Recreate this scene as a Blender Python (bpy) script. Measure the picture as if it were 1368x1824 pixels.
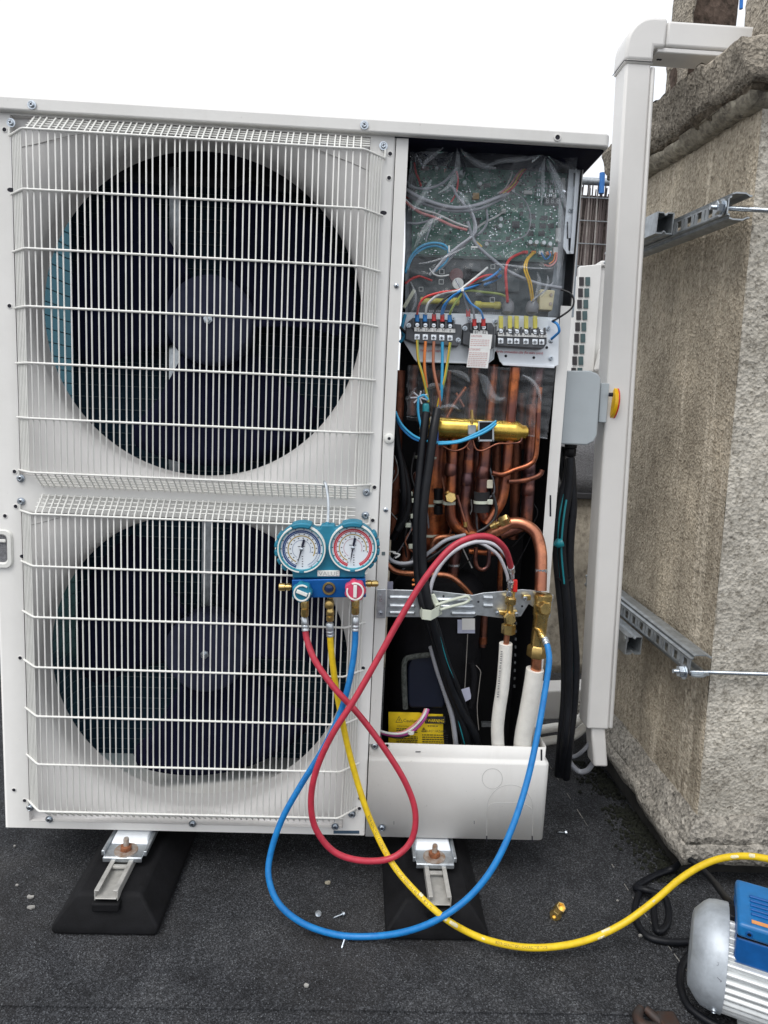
import bpy, bmesh, math, random
from mathutils import Vector, Matrix, noise
random.seed(7)
sc = bpy.context.scene
for o in list(bpy.data.objects): bpy.data.objects.remove(o)
R = math.radians

# ------------------------------------------------------------------ camera
F_PX = 1234.0
CAM = Vector((.6534, -1.2639, .823))
PI_, YA, RO = .1396, .0394, .0461
FW = Vector((math.sin(YA)*math.cos(PI_), math.cos(YA)*math.cos(PI_), -math.sin(PI_)))
_r0 = Vector((math.cos(YA), -math.sin(YA), 0)); _u0 = _r0.cross(FW)
RT = math.cos(RO)*_r0 + math.sin(RO)*_u0
UP = -math.sin(RO)*_r0 + math.cos(RO)*_u0
cd = bpy.data.cameras.new('camera'); cam = bpy.data.objects.new('camera', cd)
sc.collection.objects.link(cam)
cam.matrix_world = Matrix(((RT.x, UP.x, -FW.x, CAM.x), (RT.y, UP.y, -FW.y, CAM.y), (RT.z, UP.z, -FW.z, CAM.z), (0, 0, 0, 1)))
cd.sensor_fit = 'VERTICAL'; cd.sensor_height = 24.0; cd.lens = F_PX/1824*24.0
cd.clip_start = .02; cd.clip_end = 500
sc.camera = cam

# ------------------------------------------------------------------ sky, sun, exposure (bright overcast day)
w = bpy.data.worlds.new('World'); sc.world = w; w.use_nodes = True
nt = w.node_tree; nt.nodes.clear()
sky = nt.nodes.new('ShaderNodeTexSky'); sky.sky_type = 'NISHITA'; sky.sun_disc = False
SUN_EL, SUN_AZ = 58, 215
sky.sun_elevation = R(SUN_EL); sky.sun_rotation = R(SUN_AZ); sky.air_density = 1.0; sky.dust_density = 4.0
hs = nt.nodes.new('ShaderNodeHueSaturation'); hs.inputs['Saturation'].default_value = .12
mx = nt.nodes.new('ShaderNodeMixRGB'); mx.inputs[0].default_value = .75; mx.inputs[2].default_value = (10.2, 10.6, 11.3, 1)
bg = nt.nodes.new('ShaderNodeBackground'); bg.inputs['Strength'].default_value = .108
wo = nt.nodes.new('ShaderNodeOutputWorld')
nt.links.new(sky.outputs[0], hs.inputs['Color']); nt.links.new(hs.outputs[0], mx.inputs[1])
nt.links.new(mx.outputs[0], bg.inputs['Color']); nt.links.new(bg.outputs[0], wo.inputs['Surface'])
sd = bpy.data.lights.new('sun', 'SUN'); sd.energy = 1.5; sd.angle = R(35); sd.color = (1, .97, .93)
sun = bpy.data.objects.new('sun', sd); sc.collection.objects.link(sun)
_a = R(SUN_AZ); _e = R(SUN_EL)
sdir = Vector((math.sin(_a)*math.cos(_e), math.cos(_a)*math.cos(_e), math.sin(_e)))
sun.rotation_euler = sdir.to_track_quat('Z', 'Y').to_euler()
sun.location = (0, -3, 5)
sc.view_settings.view_transform = 'Standard'; sc.view_settings.look = 'None'
sc.view_settings.exposure = 0.25; sc.view_settings.gamma = 1

# ------------------------------------------------------------------ measuring helpers (photo pixel -> point on a plane)
def ray(x, y): return FW + RT*((x-684)/F_PX) - UP*((y-912)/F_PX)
def P(x, y, Y):
    d = ray(x, y); return CAM + d*((Y-CAM.y)/d.y)
def PZ(x, y, Z):
    d = ray(x, y); return CAM + d*((Z-CAM.z)/d.z)
def PX(x, y, X):
    d = ray(x, y); return CAM + d*((X-CAM.x)/d.x)
def px2m(p): return (p-CAM).dot(FW)/F_PX
def path(Y, *pts):
    out = []
    for q in pts: out.append(P(q[0], q[1], q[2] if len(q) > 2 else Y))
    return out
GZ = -.105

# ------------------------------------------------------------------ mesh helpers
class MB:
    def __init__(s): s.v = []; s.f = []
    def add(s, vs, fs):
        b = len(s.v); s.v += [tuple(q) for q in vs]; s.f += [tuple(b+i for i in f) for f in fs]; return s
    def box(s, x0, x1, y0, y1, z0, z1, m=None):
        vs = [Vector(q) for q in ((x0,y0,z0),(x1,y0,z0),(x1,y1,z0),(x0,y1,z0),(x0,y0,z1),(x1,y0,z1),(x1,y1,z1),(x0,y1,z1))]
        if m: vs = [m @ q for q in vs]
        return s.add(vs, ((3,2,1,0),(4,5,6,7),(0,1,5,4),(1,2,6,5),(2,3,7,6),(3,0,4,7)))
    def prism(s, poly, ext):           # polygon (3d points) extruded by vector ext
        n = len(poly); ext = Vector(ext); a = [Vector(q) for q in poly]; b = [q+ext for q in a]
        return s.add(a+b, [tuple(range(n))] + [tuple(range(2*n-1, n-1, -1))] + [(i, n+i, n+(i+1) % n, (i+1) % n) for i in range(n)])
    def pprism(s, pts, Y, d): return s.prism([P(x, y, Y) for x, y in pts], (0, d, 0))
    def prect(s, x0, y0, x1, y1, Y, d): return s.pprism([(x0,y0),(x0,y1),(x1,y1),(x1,y0)], Y, d)
    def lathe(s, o, ax, prof, n=24, cap=True):
        o = Vector(o); ax = Vector(ax).normalized()
        t = ax.orthogonal().normalized(); b = ax.cross(t)
        vs = []; fs = []
        for r, h in prof:
            for i in range(n):
                a = 2*math.pi*i/n; vs.append(o+ax*h+(t*math.cos(a)+b*math.sin(a))*r)
        for k in range(len(prof)-1):
            for i in range(n):
                j = (i+1) % n; fs.append((k*n+i, k*n+j, (k+1)*n+j, (k+1)*n+i))
        if cap and prof[0][0] > 1e-6: fs.append(tuple(range(n-1, -1, -1)))
        if cap and prof[-1][0] > 1e-6: fs.append(tuple((len(prof)-1)*n+i for i in range(n)))
        return s.add(vs, fs)
    def cyl(s, p0, p1, r0, r1=None, n=16):
        p0 = Vector(p0); p1 = Vector(p1); L = (p1-p0).length
        return s.lathe(p0, p1-p0, [(r0, 0), (r0 if r1 is None else r1, L)], n)
    def pdisc(s, x, y, rp, Y, d, n=24):
        p = P(x, y, Y); return s.cyl(p+Vector((0, d, 0)), p, rp*px2m(p), n=n)
    def tube(s, pts, r, n=8, smooth=True, sub=6, cap=True):
        pts = [Vector(q) for q in pts]; m = len(pts)
        rs = r if isinstance(r, (list, tuple)) else [r]*m
        if smooth and m > 2:
            q2 = []; r2 = []
            for i in range(m-1):
                p0 = pts[max(i-1, 0)]; p1 = pts[i]; p2 = pts[i+1]; p3 = pts[min(i+2, m-1)]
                for k in range(sub):
                    t = k/sub; t2 = t*t; t3 = t2*t
                    q2.append(.5*((2*p1)+(p2-p0)*t+(2*p0-5*p1+4*p2-p3)*t2+(3*p1-p0-3*p2+p3)*t3)); r2.append(rs[i]*(1-t)+rs[i+1]*t)
            q2.append(pts[-1]); r2.append(rs[-1]); pts = q2; rs = r2; m = len(pts)
        tang = [(pts[min(i+1, m-1)]-pts[max(i-1, 0)]).normalized() for i in range(m)]
        nrm = tang[0].orthogonal().normalized(); vs = []; fs = []
        for i in range(m):
            nrm = (nrm - tang[i]*nrm.dot(tang[i])); nrm = nrm.normalized() if nrm.length > 1e-9 else tang[i].orthogonal().normalized()
            b = tang[i].cross(nrm)
            for k in range(n):
                a = 2*math.pi*k/n; vs.append(pts[i]+(nrm*math.cos(a)+b*math.sin(a))*rs[i])
        for i in range(m-1):
            for k in range(n):
                j = (k+1) % n; fs.append((i*n+k, i*n+j, (i+1)*n+j, (i+1)*n+k))
        if cap: fs.append(tuple(range(n-1, -1, -1))); fs.append(tuple((m-1)*n+k for k in range(n)))
        s.add(vs, fs); return s
    def mesh(s, name, mat, smooth=40):
        me = bpy.data.meshes.new(name); me.from_pydata(s.v, [], s.f); me.update()
        bm = bmesh.new(); bm.from_mesh(me); bmesh.ops.recalc_face_normals(bm, faces=bm.faces); bm.to_mesh(me); bm.free()
        if smooth:
            me.polygons.foreach_set('use_smooth', [True]*len(me.polygons)); me.set_sharp_from_angle(angle=R(smooth))
        if mat: me.materials.append(mat)
        return me
    def build(s, name, mat, parent=None, bevel=0, smooth=40, loc=None, segs=2):
        o = link(name, s.mesh(name, mat, smooth), parent, loc)
        if bevel:
            b = o.modifiers.new('bevel', 'BEVEL'); b.width = bevel; b.segments = segs; b.limit_method = 'ANGLE'; b.angle_limit = R(35)
        return o
WORLD = {}
def link(name, me, parent=None, loc=None, rot=None):
    o = bpy.data.objects.new(name, me); sc.collection.objects.link(o)
    if loc is not None: o.location = loc
    if rot is not None: o.rotation_euler = rot
    if parent is not None:
        o.parent = parent
        base = WORLD.get(parent.name, Matrix.Identity(4))
        o.matrix_parent_inverse = base.inverted()
    WORLD[o.name] = Matrix.Translation(Vector(o.location)) @ o.rotation_euler.to_matrix().to_4x4()
    return o
def tag(o, label=None, cat=None, group=None, kind=None):
    if label: o['label'] = label
    if cat: o['category'] = cat
    if group: o['group'] = group
    if kind: o['kind'] = kind
    return o
def thing(name, loc, label, cat, group=None):
    o = link(name, None, None, Vector(loc)); o.empty_display_size = .05
    return tag(o, label, cat, group)
_tc = {}
def text_geo(s, size=1.0, spacing=1.0):
    if s not in _tc:
        c = bpy.data.curves.new('lettering', 'FONT'); c.body = s; c.size = 1; c.resolution_u = 2; c.space_character = spacing
        o = bpy.data.objects.new('lettering', c); sc.collection.objects.link(o)
        me = bpy.data.meshes.new_from_object(o)
        _tc[s] = ([v.co.copy() for v in me.vertices], [tuple(p.vertices) for p in me.polygons])
        bpy.data.objects.remove(o); bpy.data.curves.remove(c); bpy.data.meshes.remove(me)
    v, f = _tc[s]; return [q*size for q in v], f
def text(mb, s, o, U, V, h):            # h = cap height in metres
    v, f = text_geo(s); k = h/.7
    return mb.add([Vector(o)+Vector(U)*q.x*k+Vector(V)*q.y*k for q in v], f)
def ptext(mb, s, x, y, Y, hp, width=None, slope=None):
    o = P(x, y, Y); sc_ = px2m(o); U = (P(x+100, y+(0 if slope is None else slope*100), Y)-o).normalized(); V = Vector((-U.z, 0, U.x))
    v, f = text_geo(s); k = hp*sc_/.7; kx = k
    if width:
        wd = max(q.x for q in v); kx = width*sc_/wd
    return mb.add([o+U*q.x*kx+V*q.y*k for q in v], f)

# ------------------------------------------------------------------ materials
def newmat(name):
    m = bpy.data.materials.new(name); m.use_nodes = True; t = m.node_tree
    return m, t, t.nodes['Principled BSDF']
def nd(t, k, **kw):
    n = t.nodes.new(k)
    for a, b in kw.items(): setattr(n, a, b)
    return n
def c4(c): return (c[0], c[1], c[2], 1)
def ramp(t, src, stops):
    r = nd(t, 'ShaderNodeValToRGB'); e = r.color_ramp.elements
    while len(e) > 1: e.remove(e[-1])
    e[0].position = stops[0][0]; e[0].color = c4(stops[0][1])
    for p, c in stops[1:]:
        q = e.new(p); q.color = c4(c)
    t.links.new(src, r.inputs[0]); return r.outputs[0]
def noi(t, scale, detail=4, rough=.6, co=None, w=None):
    n = nd(t, 'ShaderNodeTexNoise'); n.inputs['Scale'].default_value = scale; n.inputs['Detail'].default_value = detail; n.inputs['Roughness'].default_value = rough
    if co is not None: t.links.new(co, n.inputs['Vector'])
    return n.outputs['Fac']
def mixc(t, fac, a, b, mode='MIX'):
    m = nd(t, 'ShaderNodeMixRGB', blend_type=mode)
    for i, q in ((0, fac), (1, a), (2, b)):
        if hasattr(q, 'links') or hasattr(q, 'is_linked'): t.links.new(q, m.inputs[i])
        else: m.inputs[i].default_value = q if i == 0 else c4(q)
    return m.outputs[0]
def bump(t, b, h, strength, dist):
    n = nd(t, 'ShaderNodeBump'); n.inputs['Strength'].default_value = strength; n.inputs['Distance'].default_value = dist
    t.links.new(h, n.inputs['Height']); t.links.new(n.outputs[0], b.inputs['Normal']); return n
def geo(t): return nd(t, 'ShaderNodeNewGeometry').outputs['Position']
def M(name, col, rough=.5, metal=0, var=.12, vs=25, bs=0, bstr=.2, bd=.001, coat=0, col2=None, spec=.5):
    m, t, b = newmat(name)
    b.inputs['Roughness'].default_value = rough; b.inputs['Metallic'].default_value = metal; b.inputs['Specular IOR Level'].default_value = spec
    if coat: b.inputs['Coat Weight'].default_value = coat
    g = geo(t)
    n = noi(t, vs, 5, .65, g)
    c2 = col2 or tuple(x*(1-2*var) for x in col)
    t.links.new(ramp(t, n, [(.3, c2), (.62, col)]), b.inputs['Base Color'])
    rr = nd(t, 'ShaderNodeMapRange'); rr.inputs[3].default_value = max(rough-.08, .02); rr.inputs[4].default_value = min(rough+.1, 1)
    t.links.new(noi(t, vs*2.3, 4, .6, g), rr.inputs[0]); t.links.new(rr.outputs[0], b.inputs['Roughness'])
    if bs: bump(t, b, noi(t, bs, 3, .6, g), bstr, bd)
    return m
def paint():
    m, t, b = newmat('white_enamel'); g = geo(t)
    mp = nd(t, 'ShaderNodeMapping'); t.links.new(g, mp.inputs[0]); mp.inputs['Scale'].default_value = (9, 9, 1.3)
    n1 = noi(t, 1.0, 6, .7, mp.outputs[0]); n2 = noi(t, 3.5, 6, .7, g); n3 = noi(t, 140, 3, .6, g)
    c = ramp(t, n2, [(.3, (.655, .645, .62)), (.6, (.72, .71, .685))])
    c = mixc(t, ramp(t, n1, [(.56, (0,0,0)), (.75, (.28,.28,.28))]), c, (.52, .50, .46))
    c = mixc(t, ramp(t, n3, [(.70, (0,0,0)), (.76, (.5,.5,.5))]), c, (.42, .40, .37))
    t.links.new(c, b.inputs['Base Color'])
    rr = nd(t, 'ShaderNodeMapRange'); b.inputs['Specular IOR Level'].default_value = .35; rr.inputs[3].default_value = .46; rr.inputs[4].default_value = .66; t.links.new(n2, rr.inputs[0]); t.links.new(rr.outputs[0], b.inputs['Roughness'])
    bump(t, b, mixc(t, .02, noi(t, 5, 2, .5, g), noi(t, 900, 2, .5, g)), .18, .01); return m
PAINT = paint()
PAINT_D = M('pressed_line_enamel', (.42, .41, .40), .5, var=.05)
BELL = M('bellmouth_plastic', (.66, .645, .63), .45, var=.04, vs=5)
WIRE = M('wire_enamel', (.77, .765, .725), .35, var=.05, vs=30)
GALV = M('galvanised_steel', (.62, .66, .69), .34, .85, var=.16, vs=60)
GALVD = M('dull_galvanised', (.45, .48, .50), .45, .8, var=.18, vs=50)
ZINC = M('zinc_screw', (.58, .63, .68), .28, .95, var=.12, vs=200)
DARKHOLE = M('dark_hole', (.012, .012, .02), .8)
NAVY = M('fan_plastic', (.007, .008, .024), .8, var=.15, spec=.06)
HUBM = M('hub_plastic', (.028, .031, .058), .75, var=.15, spec=.08)
BLACK = M('black_plastic', (.010, .010, .012), .45, var=.2, spec=.25)
CABLE = M('cable_sheath', (.008, .009, .012), .45, var=.2, vs=40, spec=.28)
RUBBER = M('recycled_rubber', (.007, .007, .0085), .75, var=.3, vs=30, spec=.25, bs=500, bstr=.4, bd=.001)
COMPJ = M('compressor_jacket', (.006, .006, .008), .75, var=.3, vs=18, spec=.2, bs=150, bstr=.3, bd=.003)
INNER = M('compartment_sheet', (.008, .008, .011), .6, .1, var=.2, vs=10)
def copper(name, c1, c2, c3, rough=.3, vs=22):
    m, t, b = newmat(name); g = geo(t); b.inputs['Metallic'].default_value = .95
    n = noi(t, vs*1.6, 6, .75, g); n2 = noi(t, vs*.6, 3, .5, g)
    a = ramp(t, n, [(.36, c2), (.5, c1), (.64, tuple(min(1, x*1.35) for x in c1))])
    t.links.new(mixc(t, ramp(t, n2, [(.42, (0,0,0)), (.62, (1,1,1))]), a, c3), b.inputs['Base Color'])
    rr = nd(t, 'ShaderNodeMapRange'); rr.inputs[3].default_value = rough-.08; rr.inputs[4].default_value = rough+.25
    t.links.new(n, rr.inputs[0]); t.links.new(rr.outputs[0], b.inputs['Roughness']); bump(t, b, n, .12, .002)
    return m
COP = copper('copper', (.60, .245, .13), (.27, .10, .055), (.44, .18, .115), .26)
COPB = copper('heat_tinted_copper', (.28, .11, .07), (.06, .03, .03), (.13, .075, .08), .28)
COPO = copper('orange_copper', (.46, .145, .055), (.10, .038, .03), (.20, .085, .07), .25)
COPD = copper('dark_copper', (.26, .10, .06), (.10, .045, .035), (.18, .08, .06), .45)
BRASS = M('brass', (.72, .52, .20), .28, .95, var=.16, vs=60)
BRASSD = M('aged_brass', (.55, .38, .14), .36, .9, var=.2, vs=80)
GOLD = M('gold_lacquer', (.70, .48, .10), .27, .9, var=.22, vs=25)
FOAM = M('white_insulation', (.82, .80, .74), .75, var=.06, vs=40, bs=350, bstr=.5, bd=.0015)
def hose(name, c, c2):
    return M(name, c, .42, var=.1, vs=70, bs=700, bstr=.16, bd=.0006, col2=c2)
HRED = hose('red_hose_rubber', (.50, .035, .062), (.36, .025, .045))
HBLU = hose('blue_hose_rubber', (.008, .20, .52), (.006, .14, .42))
HYEL = hose('yellow_hose_rubber', (.80, .56, .014), (.64, .43, .012))
TEAL = M('teal_boot_rubber', (.012, .20, .31), .5, var=.12, vs=40)
TEALD = M('teal_bezel', (.015, .26, .34), .4, var=.1)
ANOB = M('blue_anodised', (.008, .12, .42), .3, .35, var=.12, vs=30)
WPLAS = M('off_white_plastic', (.78, .78, .74), .4, var=.04)
KRED = M('red_knob_plastic', (.62, .06, .13), .38, var=.1)
CRED = M('red_plastic', (.70, .02, .015), .35)
DIAL = M('dial_face', (.72, .76, .80), .3, var=.02)
PRBLUE = M('blue_print', (.01, .06, .22), .6); PRGOLD = M('gold_print', (.42, .28, .03), .6); PRRED = M('red_print', (.62, .03, .05), .6)
PRINT = M('black_print', (.02, .02, .025), .6); PRWHITE = M('white_print', (.75, .77, .75), .6)
PAPER = M('white_label', (.76, .76, .74), .6, var=.04)
YLABEL = M('yellow_label', (.90, .64, .02), .5, var=.1, vs=30)
SHEET = M('white_steel_plate', (.80, .84, .88), .32, .1, var=.07, vs=12)
TBLK = M('terminal_phenolic', (.085, .09, .10), .5, var=.15, vs=60)
PCB = M('circuit_board_resin', (.055, .215, .145), .38, var=.3, vs=120, col2=(.03, .125, .09))
PCBM = M('solder_mask_dark', (.035, .05, .055), .5, var=.2, vs=60)
CHIP = M('chip_plastic', (.02, .02, .022), .45)
TIN = M('tinned_metal', (.72, .75, .78), .25, .9, var=.08, vs=200)
TRANSY = M('yellow_fuse_cover', (.62, .55, .10), .3, var=.1)
MAROON = M('maroon_choke', (.16, .05, .05), .5)
SILV = M('silver_paint', (.46, .50, .54), .48, .3, var=.17, vs=28, bs=90, bstr=.12, bd=.002)
ALUW = M('cast_aluminium', (.68, .70, .70), .42, .4, var=.10, vs=40)
PBLUE = M('blue_pump_plastic', (.006, .10, .34), .35, var=.15, vs=30)
GREYBOX = M('grey_switch_plastic', (.40, .44, .46), .45, var=.03)
YKNOB = M('yellow_switch_plastic', (.85, .50, .005), .35)
DUCT = M('pvc_duct', (.70, .685, .66), .4, var=.03, vs=8)
RUST = M('rust', (.28, .10, .04), .8, var=.35, vs=120)
RUSTW = M('rusty_washer', (.50, .46, .42), .55, .6, var=.25, vs=90, col2=(.30, .17, .09))
FELTG = M('grey_felt', (.10, .11, .10), .95, var=.4, vs=200, bs=900, bstr=1, bd=.003)
TIE = M('pale_cable_tie', (.62, .66, .55), .4, var=.05)
def wm(name, c): return M('wire_'+name, c, .4, var=.06)
W = dict(red=wm('red', (.62, .04, .04)), blue=wm('blue', (.03, .24, .62)), grey=wm('grey', (.30, .31, .34)), white=wm('white', (.7, .7, .68)),
         black=wm('black', (.015, .015, .017)), yellow=wm('yellow', (.70, .42, .03)), brown=wm('brown', (.42, .16, .09)), pink=wm('pink', (.66, .25, .24)),
         green=wm('green', (.36, .44, .10)), orange=wm('orange', (.75, .22, .05)), lblue=wm('light_blue', (.04, .36, .62)), lgrey=wm('light_grey', (.5, .5, .54)),
         magenta=wm('magenta', (.45, .06, .28)), teal=wm('teal', (.01, .22, .26)))
def film_mat(name='clear_plastic_film', h0=.02, h1=.12, rg=.10):
    m = bpy.data.materials.new(name); m.use_nodes = True; t = m.node_tree; t.nodes.clear()
    out = nd(t, 'ShaderNodeOutputMaterial'); tr = nd(t, 'ShaderNodeBsdfTransparent'); gl = nd(t, 'ShaderNodeBsdfGlossy'); df = nd(t, 'ShaderNodeBsdfTranslucent'); d2 = nd(t, 'ShaderNodeBsdfDiffuse')
    tr.inputs[0].default_value = (.93, .95, .96, 1); gl.inputs['Roughness'].default_value = rg; gl.inputs[0].default_value = (.95, .97, 1, 1)
    d2.inputs[0].default_value = (.75, .78, .82, 1)
    lw = nd(t, 'ShaderNodeLayerWeight'); lw.inputs[0].default_value = .16
    g = geo(t); n = noi(t, 9, 4, .6, g)
    hz = nd(t, 'ShaderNodeMapRange'); hz.inputs[1].default_value = .3; hz.inputs[2].default_value = .75; hz.inputs[3].default_value = h0; hz.inputs[4].default_value = h1; t.links.new(n, hz.inputs[0])
    a = nd(t, 'ShaderNodeMixShader'); t.links.new(hz.outputs[0], a.inputs[0]); t.links.new(tr.outputs[0], a.inputs[1]); t.links.new(d2.outputs[0], a.inputs[2])
    b = nd(t, 'ShaderNodeMixShader'); t.links.new(lw.outputs['Fresnel'], b.inputs[0]); t.links.new(a.outputs[0], b.inputs[1]); t.links.new(gl.outputs[0], b.inputs[2])
    t.links.new(b.outputs[0], out.inputs[0]); return m
FILM = film_mat(); FILM_GLARE = film_mat('creased_film_glare', .08, .33, .16)  # second film is whiter: fold highlights put into its colour
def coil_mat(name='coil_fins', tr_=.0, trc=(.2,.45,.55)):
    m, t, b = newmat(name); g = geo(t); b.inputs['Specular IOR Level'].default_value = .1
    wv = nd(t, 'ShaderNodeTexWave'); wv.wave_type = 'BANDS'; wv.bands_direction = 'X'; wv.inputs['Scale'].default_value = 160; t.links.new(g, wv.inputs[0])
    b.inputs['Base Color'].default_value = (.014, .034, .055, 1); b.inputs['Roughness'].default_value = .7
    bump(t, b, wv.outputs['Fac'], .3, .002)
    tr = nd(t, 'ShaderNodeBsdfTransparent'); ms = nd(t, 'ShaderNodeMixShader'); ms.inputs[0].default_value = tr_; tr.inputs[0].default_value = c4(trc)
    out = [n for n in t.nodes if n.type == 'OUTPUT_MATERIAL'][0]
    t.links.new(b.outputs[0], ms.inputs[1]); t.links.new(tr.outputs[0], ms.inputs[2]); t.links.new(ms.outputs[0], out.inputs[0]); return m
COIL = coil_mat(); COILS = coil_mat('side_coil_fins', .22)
def stucco(name, light, mid, dark, scale=300, streak=True, bs=1.0, patch=.5, gz=.8):
    """pebble-dash render: small grains of differing tone, worn patches and vertical run-off streaks"""
    m, t, b = newmat(name); g = geo(t); b.inputs['Roughness'].default_value = .93; b.inputs['Specular IOR Level'].default_value = .15
    mp = nd(t, 'ShaderNodeMapping'); t.links.new(g, mp.inputs[0]); mp.inputs['Scale'].default_value = (1, 1, gz)
    n1 = noi(t, scale, 3, .7, mp.outputs[0]); n3 = noi(t, scale*.33, 3, .6, mp.outputs[0]); n2 = noi(t, 4.5, 5, .65, g)
    v = nd(t, 'ShaderNodeTexVoronoi'); v.inputs['Scale'].default_value = scale*.75; t.links.new(mp.outputs[0], v.inputs['Vector'])
    base = ramp(t, n1, [(.36, dark), (.48, mid), (.60, light)])
    base = mixc(t, .45, base, ramp(t, v.outputs['Color'], [(.15, dark), (.5, mid), (.85, light)]))
    base = mixc(t, ramp(t, n3, [(.42, (0,0,0)), (.58, (patch,patch,patch))]), base, light)
    c = mixc(t, 1.0, base, ramp(t, n2, [(.30, (.66, .645, .62)), (.50, (.95, .94, .92)), (.66, (1.22, 1.2, 1.16))]), 'MULTIPLY')
    if streak:
        mp2 = nd(t, 'ShaderNodeMapping'); t.links.new(g, mp2.inputs[0]); mp2.inputs['Scale'].default_value = (26, 26, .8)
        s = noi(t, 1.0, 5, .65, mp2.outputs[0])
        br = mixc(t, 1.0, ramp(t, s, [(.56, (0,0,0)), (.63, (.7,.7,.7))]), ramp(t, n3, [(.40, (.2,.2,.2)), (.58, (1,1,1))]), 'MULTIPLY')
        c = mixc(t, br, c, tuple(x*1.25 for x in light))
        c = mixc(t, ramp(t, s, [(.33, (.4,.4,.4)), (.45, (0,0,0))]), c, dark)
    t.links.new(c, b.inputs['Base Color'])
    h = mixc(t, .5, n1, v.outputs['Distance'])
    h = mixc(t, .35, h, n3)
    bump(t, b, h, 1.0*bs, .0075); return m
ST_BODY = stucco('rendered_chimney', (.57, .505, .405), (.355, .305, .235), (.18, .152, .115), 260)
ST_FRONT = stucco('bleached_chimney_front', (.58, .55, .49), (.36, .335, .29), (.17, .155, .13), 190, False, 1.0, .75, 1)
ST_CAP = stucco('weathered_cap_concrete', (.46, .415, .35), (.225, .20, .165), (.07, .062, .052), 190, False, 1.5, .35, 1)
ST_MOLD = stucco('stone_moulding', (.40, .37, .30), (.24, .215, .175), (.085, .075, .065), 90, False, 1.0, .3, 1)
ST_PLI = stucco('pebbled_plinth', (.50, .47, .42), (.25, .235, .21), (.075, .072, .065), 150, False, 1.5, .35, 1)
ST_WALL = stucco('old_parapet_render', (.46, .42, .35), (.36, .325, .27), (.18, .16, .135), 60, True, .5)
ST_BROK = stucco('broken_dark_edge', (.26, .22, .17), (.13, .108, .085), (.04, .034, .028), 110, False, 1.4, .25, 1)
BRICKD = stucco('dark_brown_flue', (.12, .09, .075), (.07, .052, .043), (.03, .025, .02), 120, False, .8)  # very dark brown mottle for the flue wall
def bitumen():
    m, t, b = newmat('mineral_roofing_felt'); g = geo(t); b.inputs['Roughness'].default_value = .85; b.inputs['Specular IOR Level'].default_value = .22
    n0 = noi(t, 330, 4, .85, g); n1 = noi(t, 9, 6, .7, g); n2 = noi(t, 1.9, 4, .6, g)
    v = nd(t, 'ShaderNodeTexVoronoi'); v.inputs['Scale'].default_value = 400; t.links.new(g, v.inputs['Vector'])
    base = ramp(t, n0, [(.36, (.007, .0072, .0078)), (.50, (.022, .0225, .024)), (.60, (.052, .0535, .057)), (.70, (.15, .155, .165))])
    fleck = ramp(t, v.outputs['Color'], [(.72, (0,0,0)), (.9, (.6,.6,.6))])
    c = mixc(t, fleck, base, (.10, .105, .112))
    c = mixc(t, 1.0, c, ramp(t, n1, [(.3, (.85, .86, .89)), (.5, (1.5, 1.52, 1.56)), (.68, (2.2, 2.2, 2.2))]), 'MULTIPLY')
    c = mixc(t, ramp(t, n2, [(.50, (0,0,0)), (.70, (.45,.45,.45))]), c, (.058, .052, .047))
    t.links.new(c, b.inputs['Base Color']); bump(t, b, mixc(t, .5, n0, v.outputs['Distance']), 1.0, .005); return m
FELT = bitumen()
def reed_mat():
    m, t, b = newmat('dry_reed'); o = nd(t, 'ShaderNodeObjectInfo'); g = geo(t)
    n = ramp(t, o.outputs['Random'], [(0, (.05,.035,.035)), (.45, (.13,.10,.095)), (.8, (.26,.22,.20)), (1, (.55,.52,.48))])
    c = mixc(t, noi(t, 40, 3, .6, g), n, (.10, .08, .075))
    t.links.new(c, b.inputs['Base Color']); b.inputs['Roughness'].default_value = .8; return m
REED = reed_mat()
MOSS = M('moss', (.016, .019, .009), .95, var=.4, vs=60, bs=400, bstr=1, bd=.006)
# ================================================================== THE SETTING
def rough_grid_box(name, mat, parent, cor, res, amp, fr=18, bev=0, mat2=None):
    """closed hexahedron given 8 corners (bottom 4 ccw, top 4), subdivided and roughened"""
    mb = MB(); c = [shr(q) if parent is not None and parent.name == 'chimney' else Vector(q) for q in cor]
    for f in ((0,1,5,4),(1,2,6,5),(2,3,7,6),(3,0,4,7),(4,5,6,7),(3,2,1,0)):
        a, b, d, e = c[f[0]], c[f[1]], c[f[2]], c[f[3]]
        nu = max(1, int((b-a).length/res)); nv = max(1, int((e-a).length/res))
        vs = []; fs = []
        for j in range(nv+1):
            for i in range(nu+1):
                u = i/nu; v = j/nv; vs.append((a*(1-u)+b*u)*(1-v)+(e*(1-u)+d*u)*v)
        for j in range(nv):
            for i in range(nu): k = j*(nu+1)+i; fs.append((k, k+1, k+nu+2, k+nu+1))
        mb.add(vs, fs)
        if f == (0,1,5,4): nfront = len(mb.f)
    me = bpy.data.meshes.new(name); me.from_pydata(mb.v, [], mb.f)
    if mat2: me.polygons.foreach_set('material_index', [1 if i < nfront else 0 for i in range(len(mb.f))])
    bm = bmesh.new(); bm.from_mesh(me); bmesh.ops.remove_doubles(bm, verts=bm.verts, dist=res*.2)
    bmesh.ops.recalc_face_normals(bm, faces=bm.faces)
    if bev:
        cen = sum(c, Vector())/8
    bm.normal_update()
    for v in bm.verts:
        p = v.co
        d = noise.fractal(p*fr, 1.0, 2.0, 4)*amp + noise.noise(p*fr*.25)*amp*1.4
        sharp = sum(1 for e in v.link_edges if len(e.link_faces) == 2 and e.calc_face_angle(0) > .6)
        if sharp: d -= bev*(.7+.9*abs(noise.noise(p*14)))
        v.co = p + v.normal*d
    bm.to_mesh(me); bm.free(); me.materials.append(mat)
    if mat2: me.materials.append(mat2)
    me.polygons.foreach_set('use_smooth', [True]*len(me.polygons))
    return link(name, me, parent)

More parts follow.
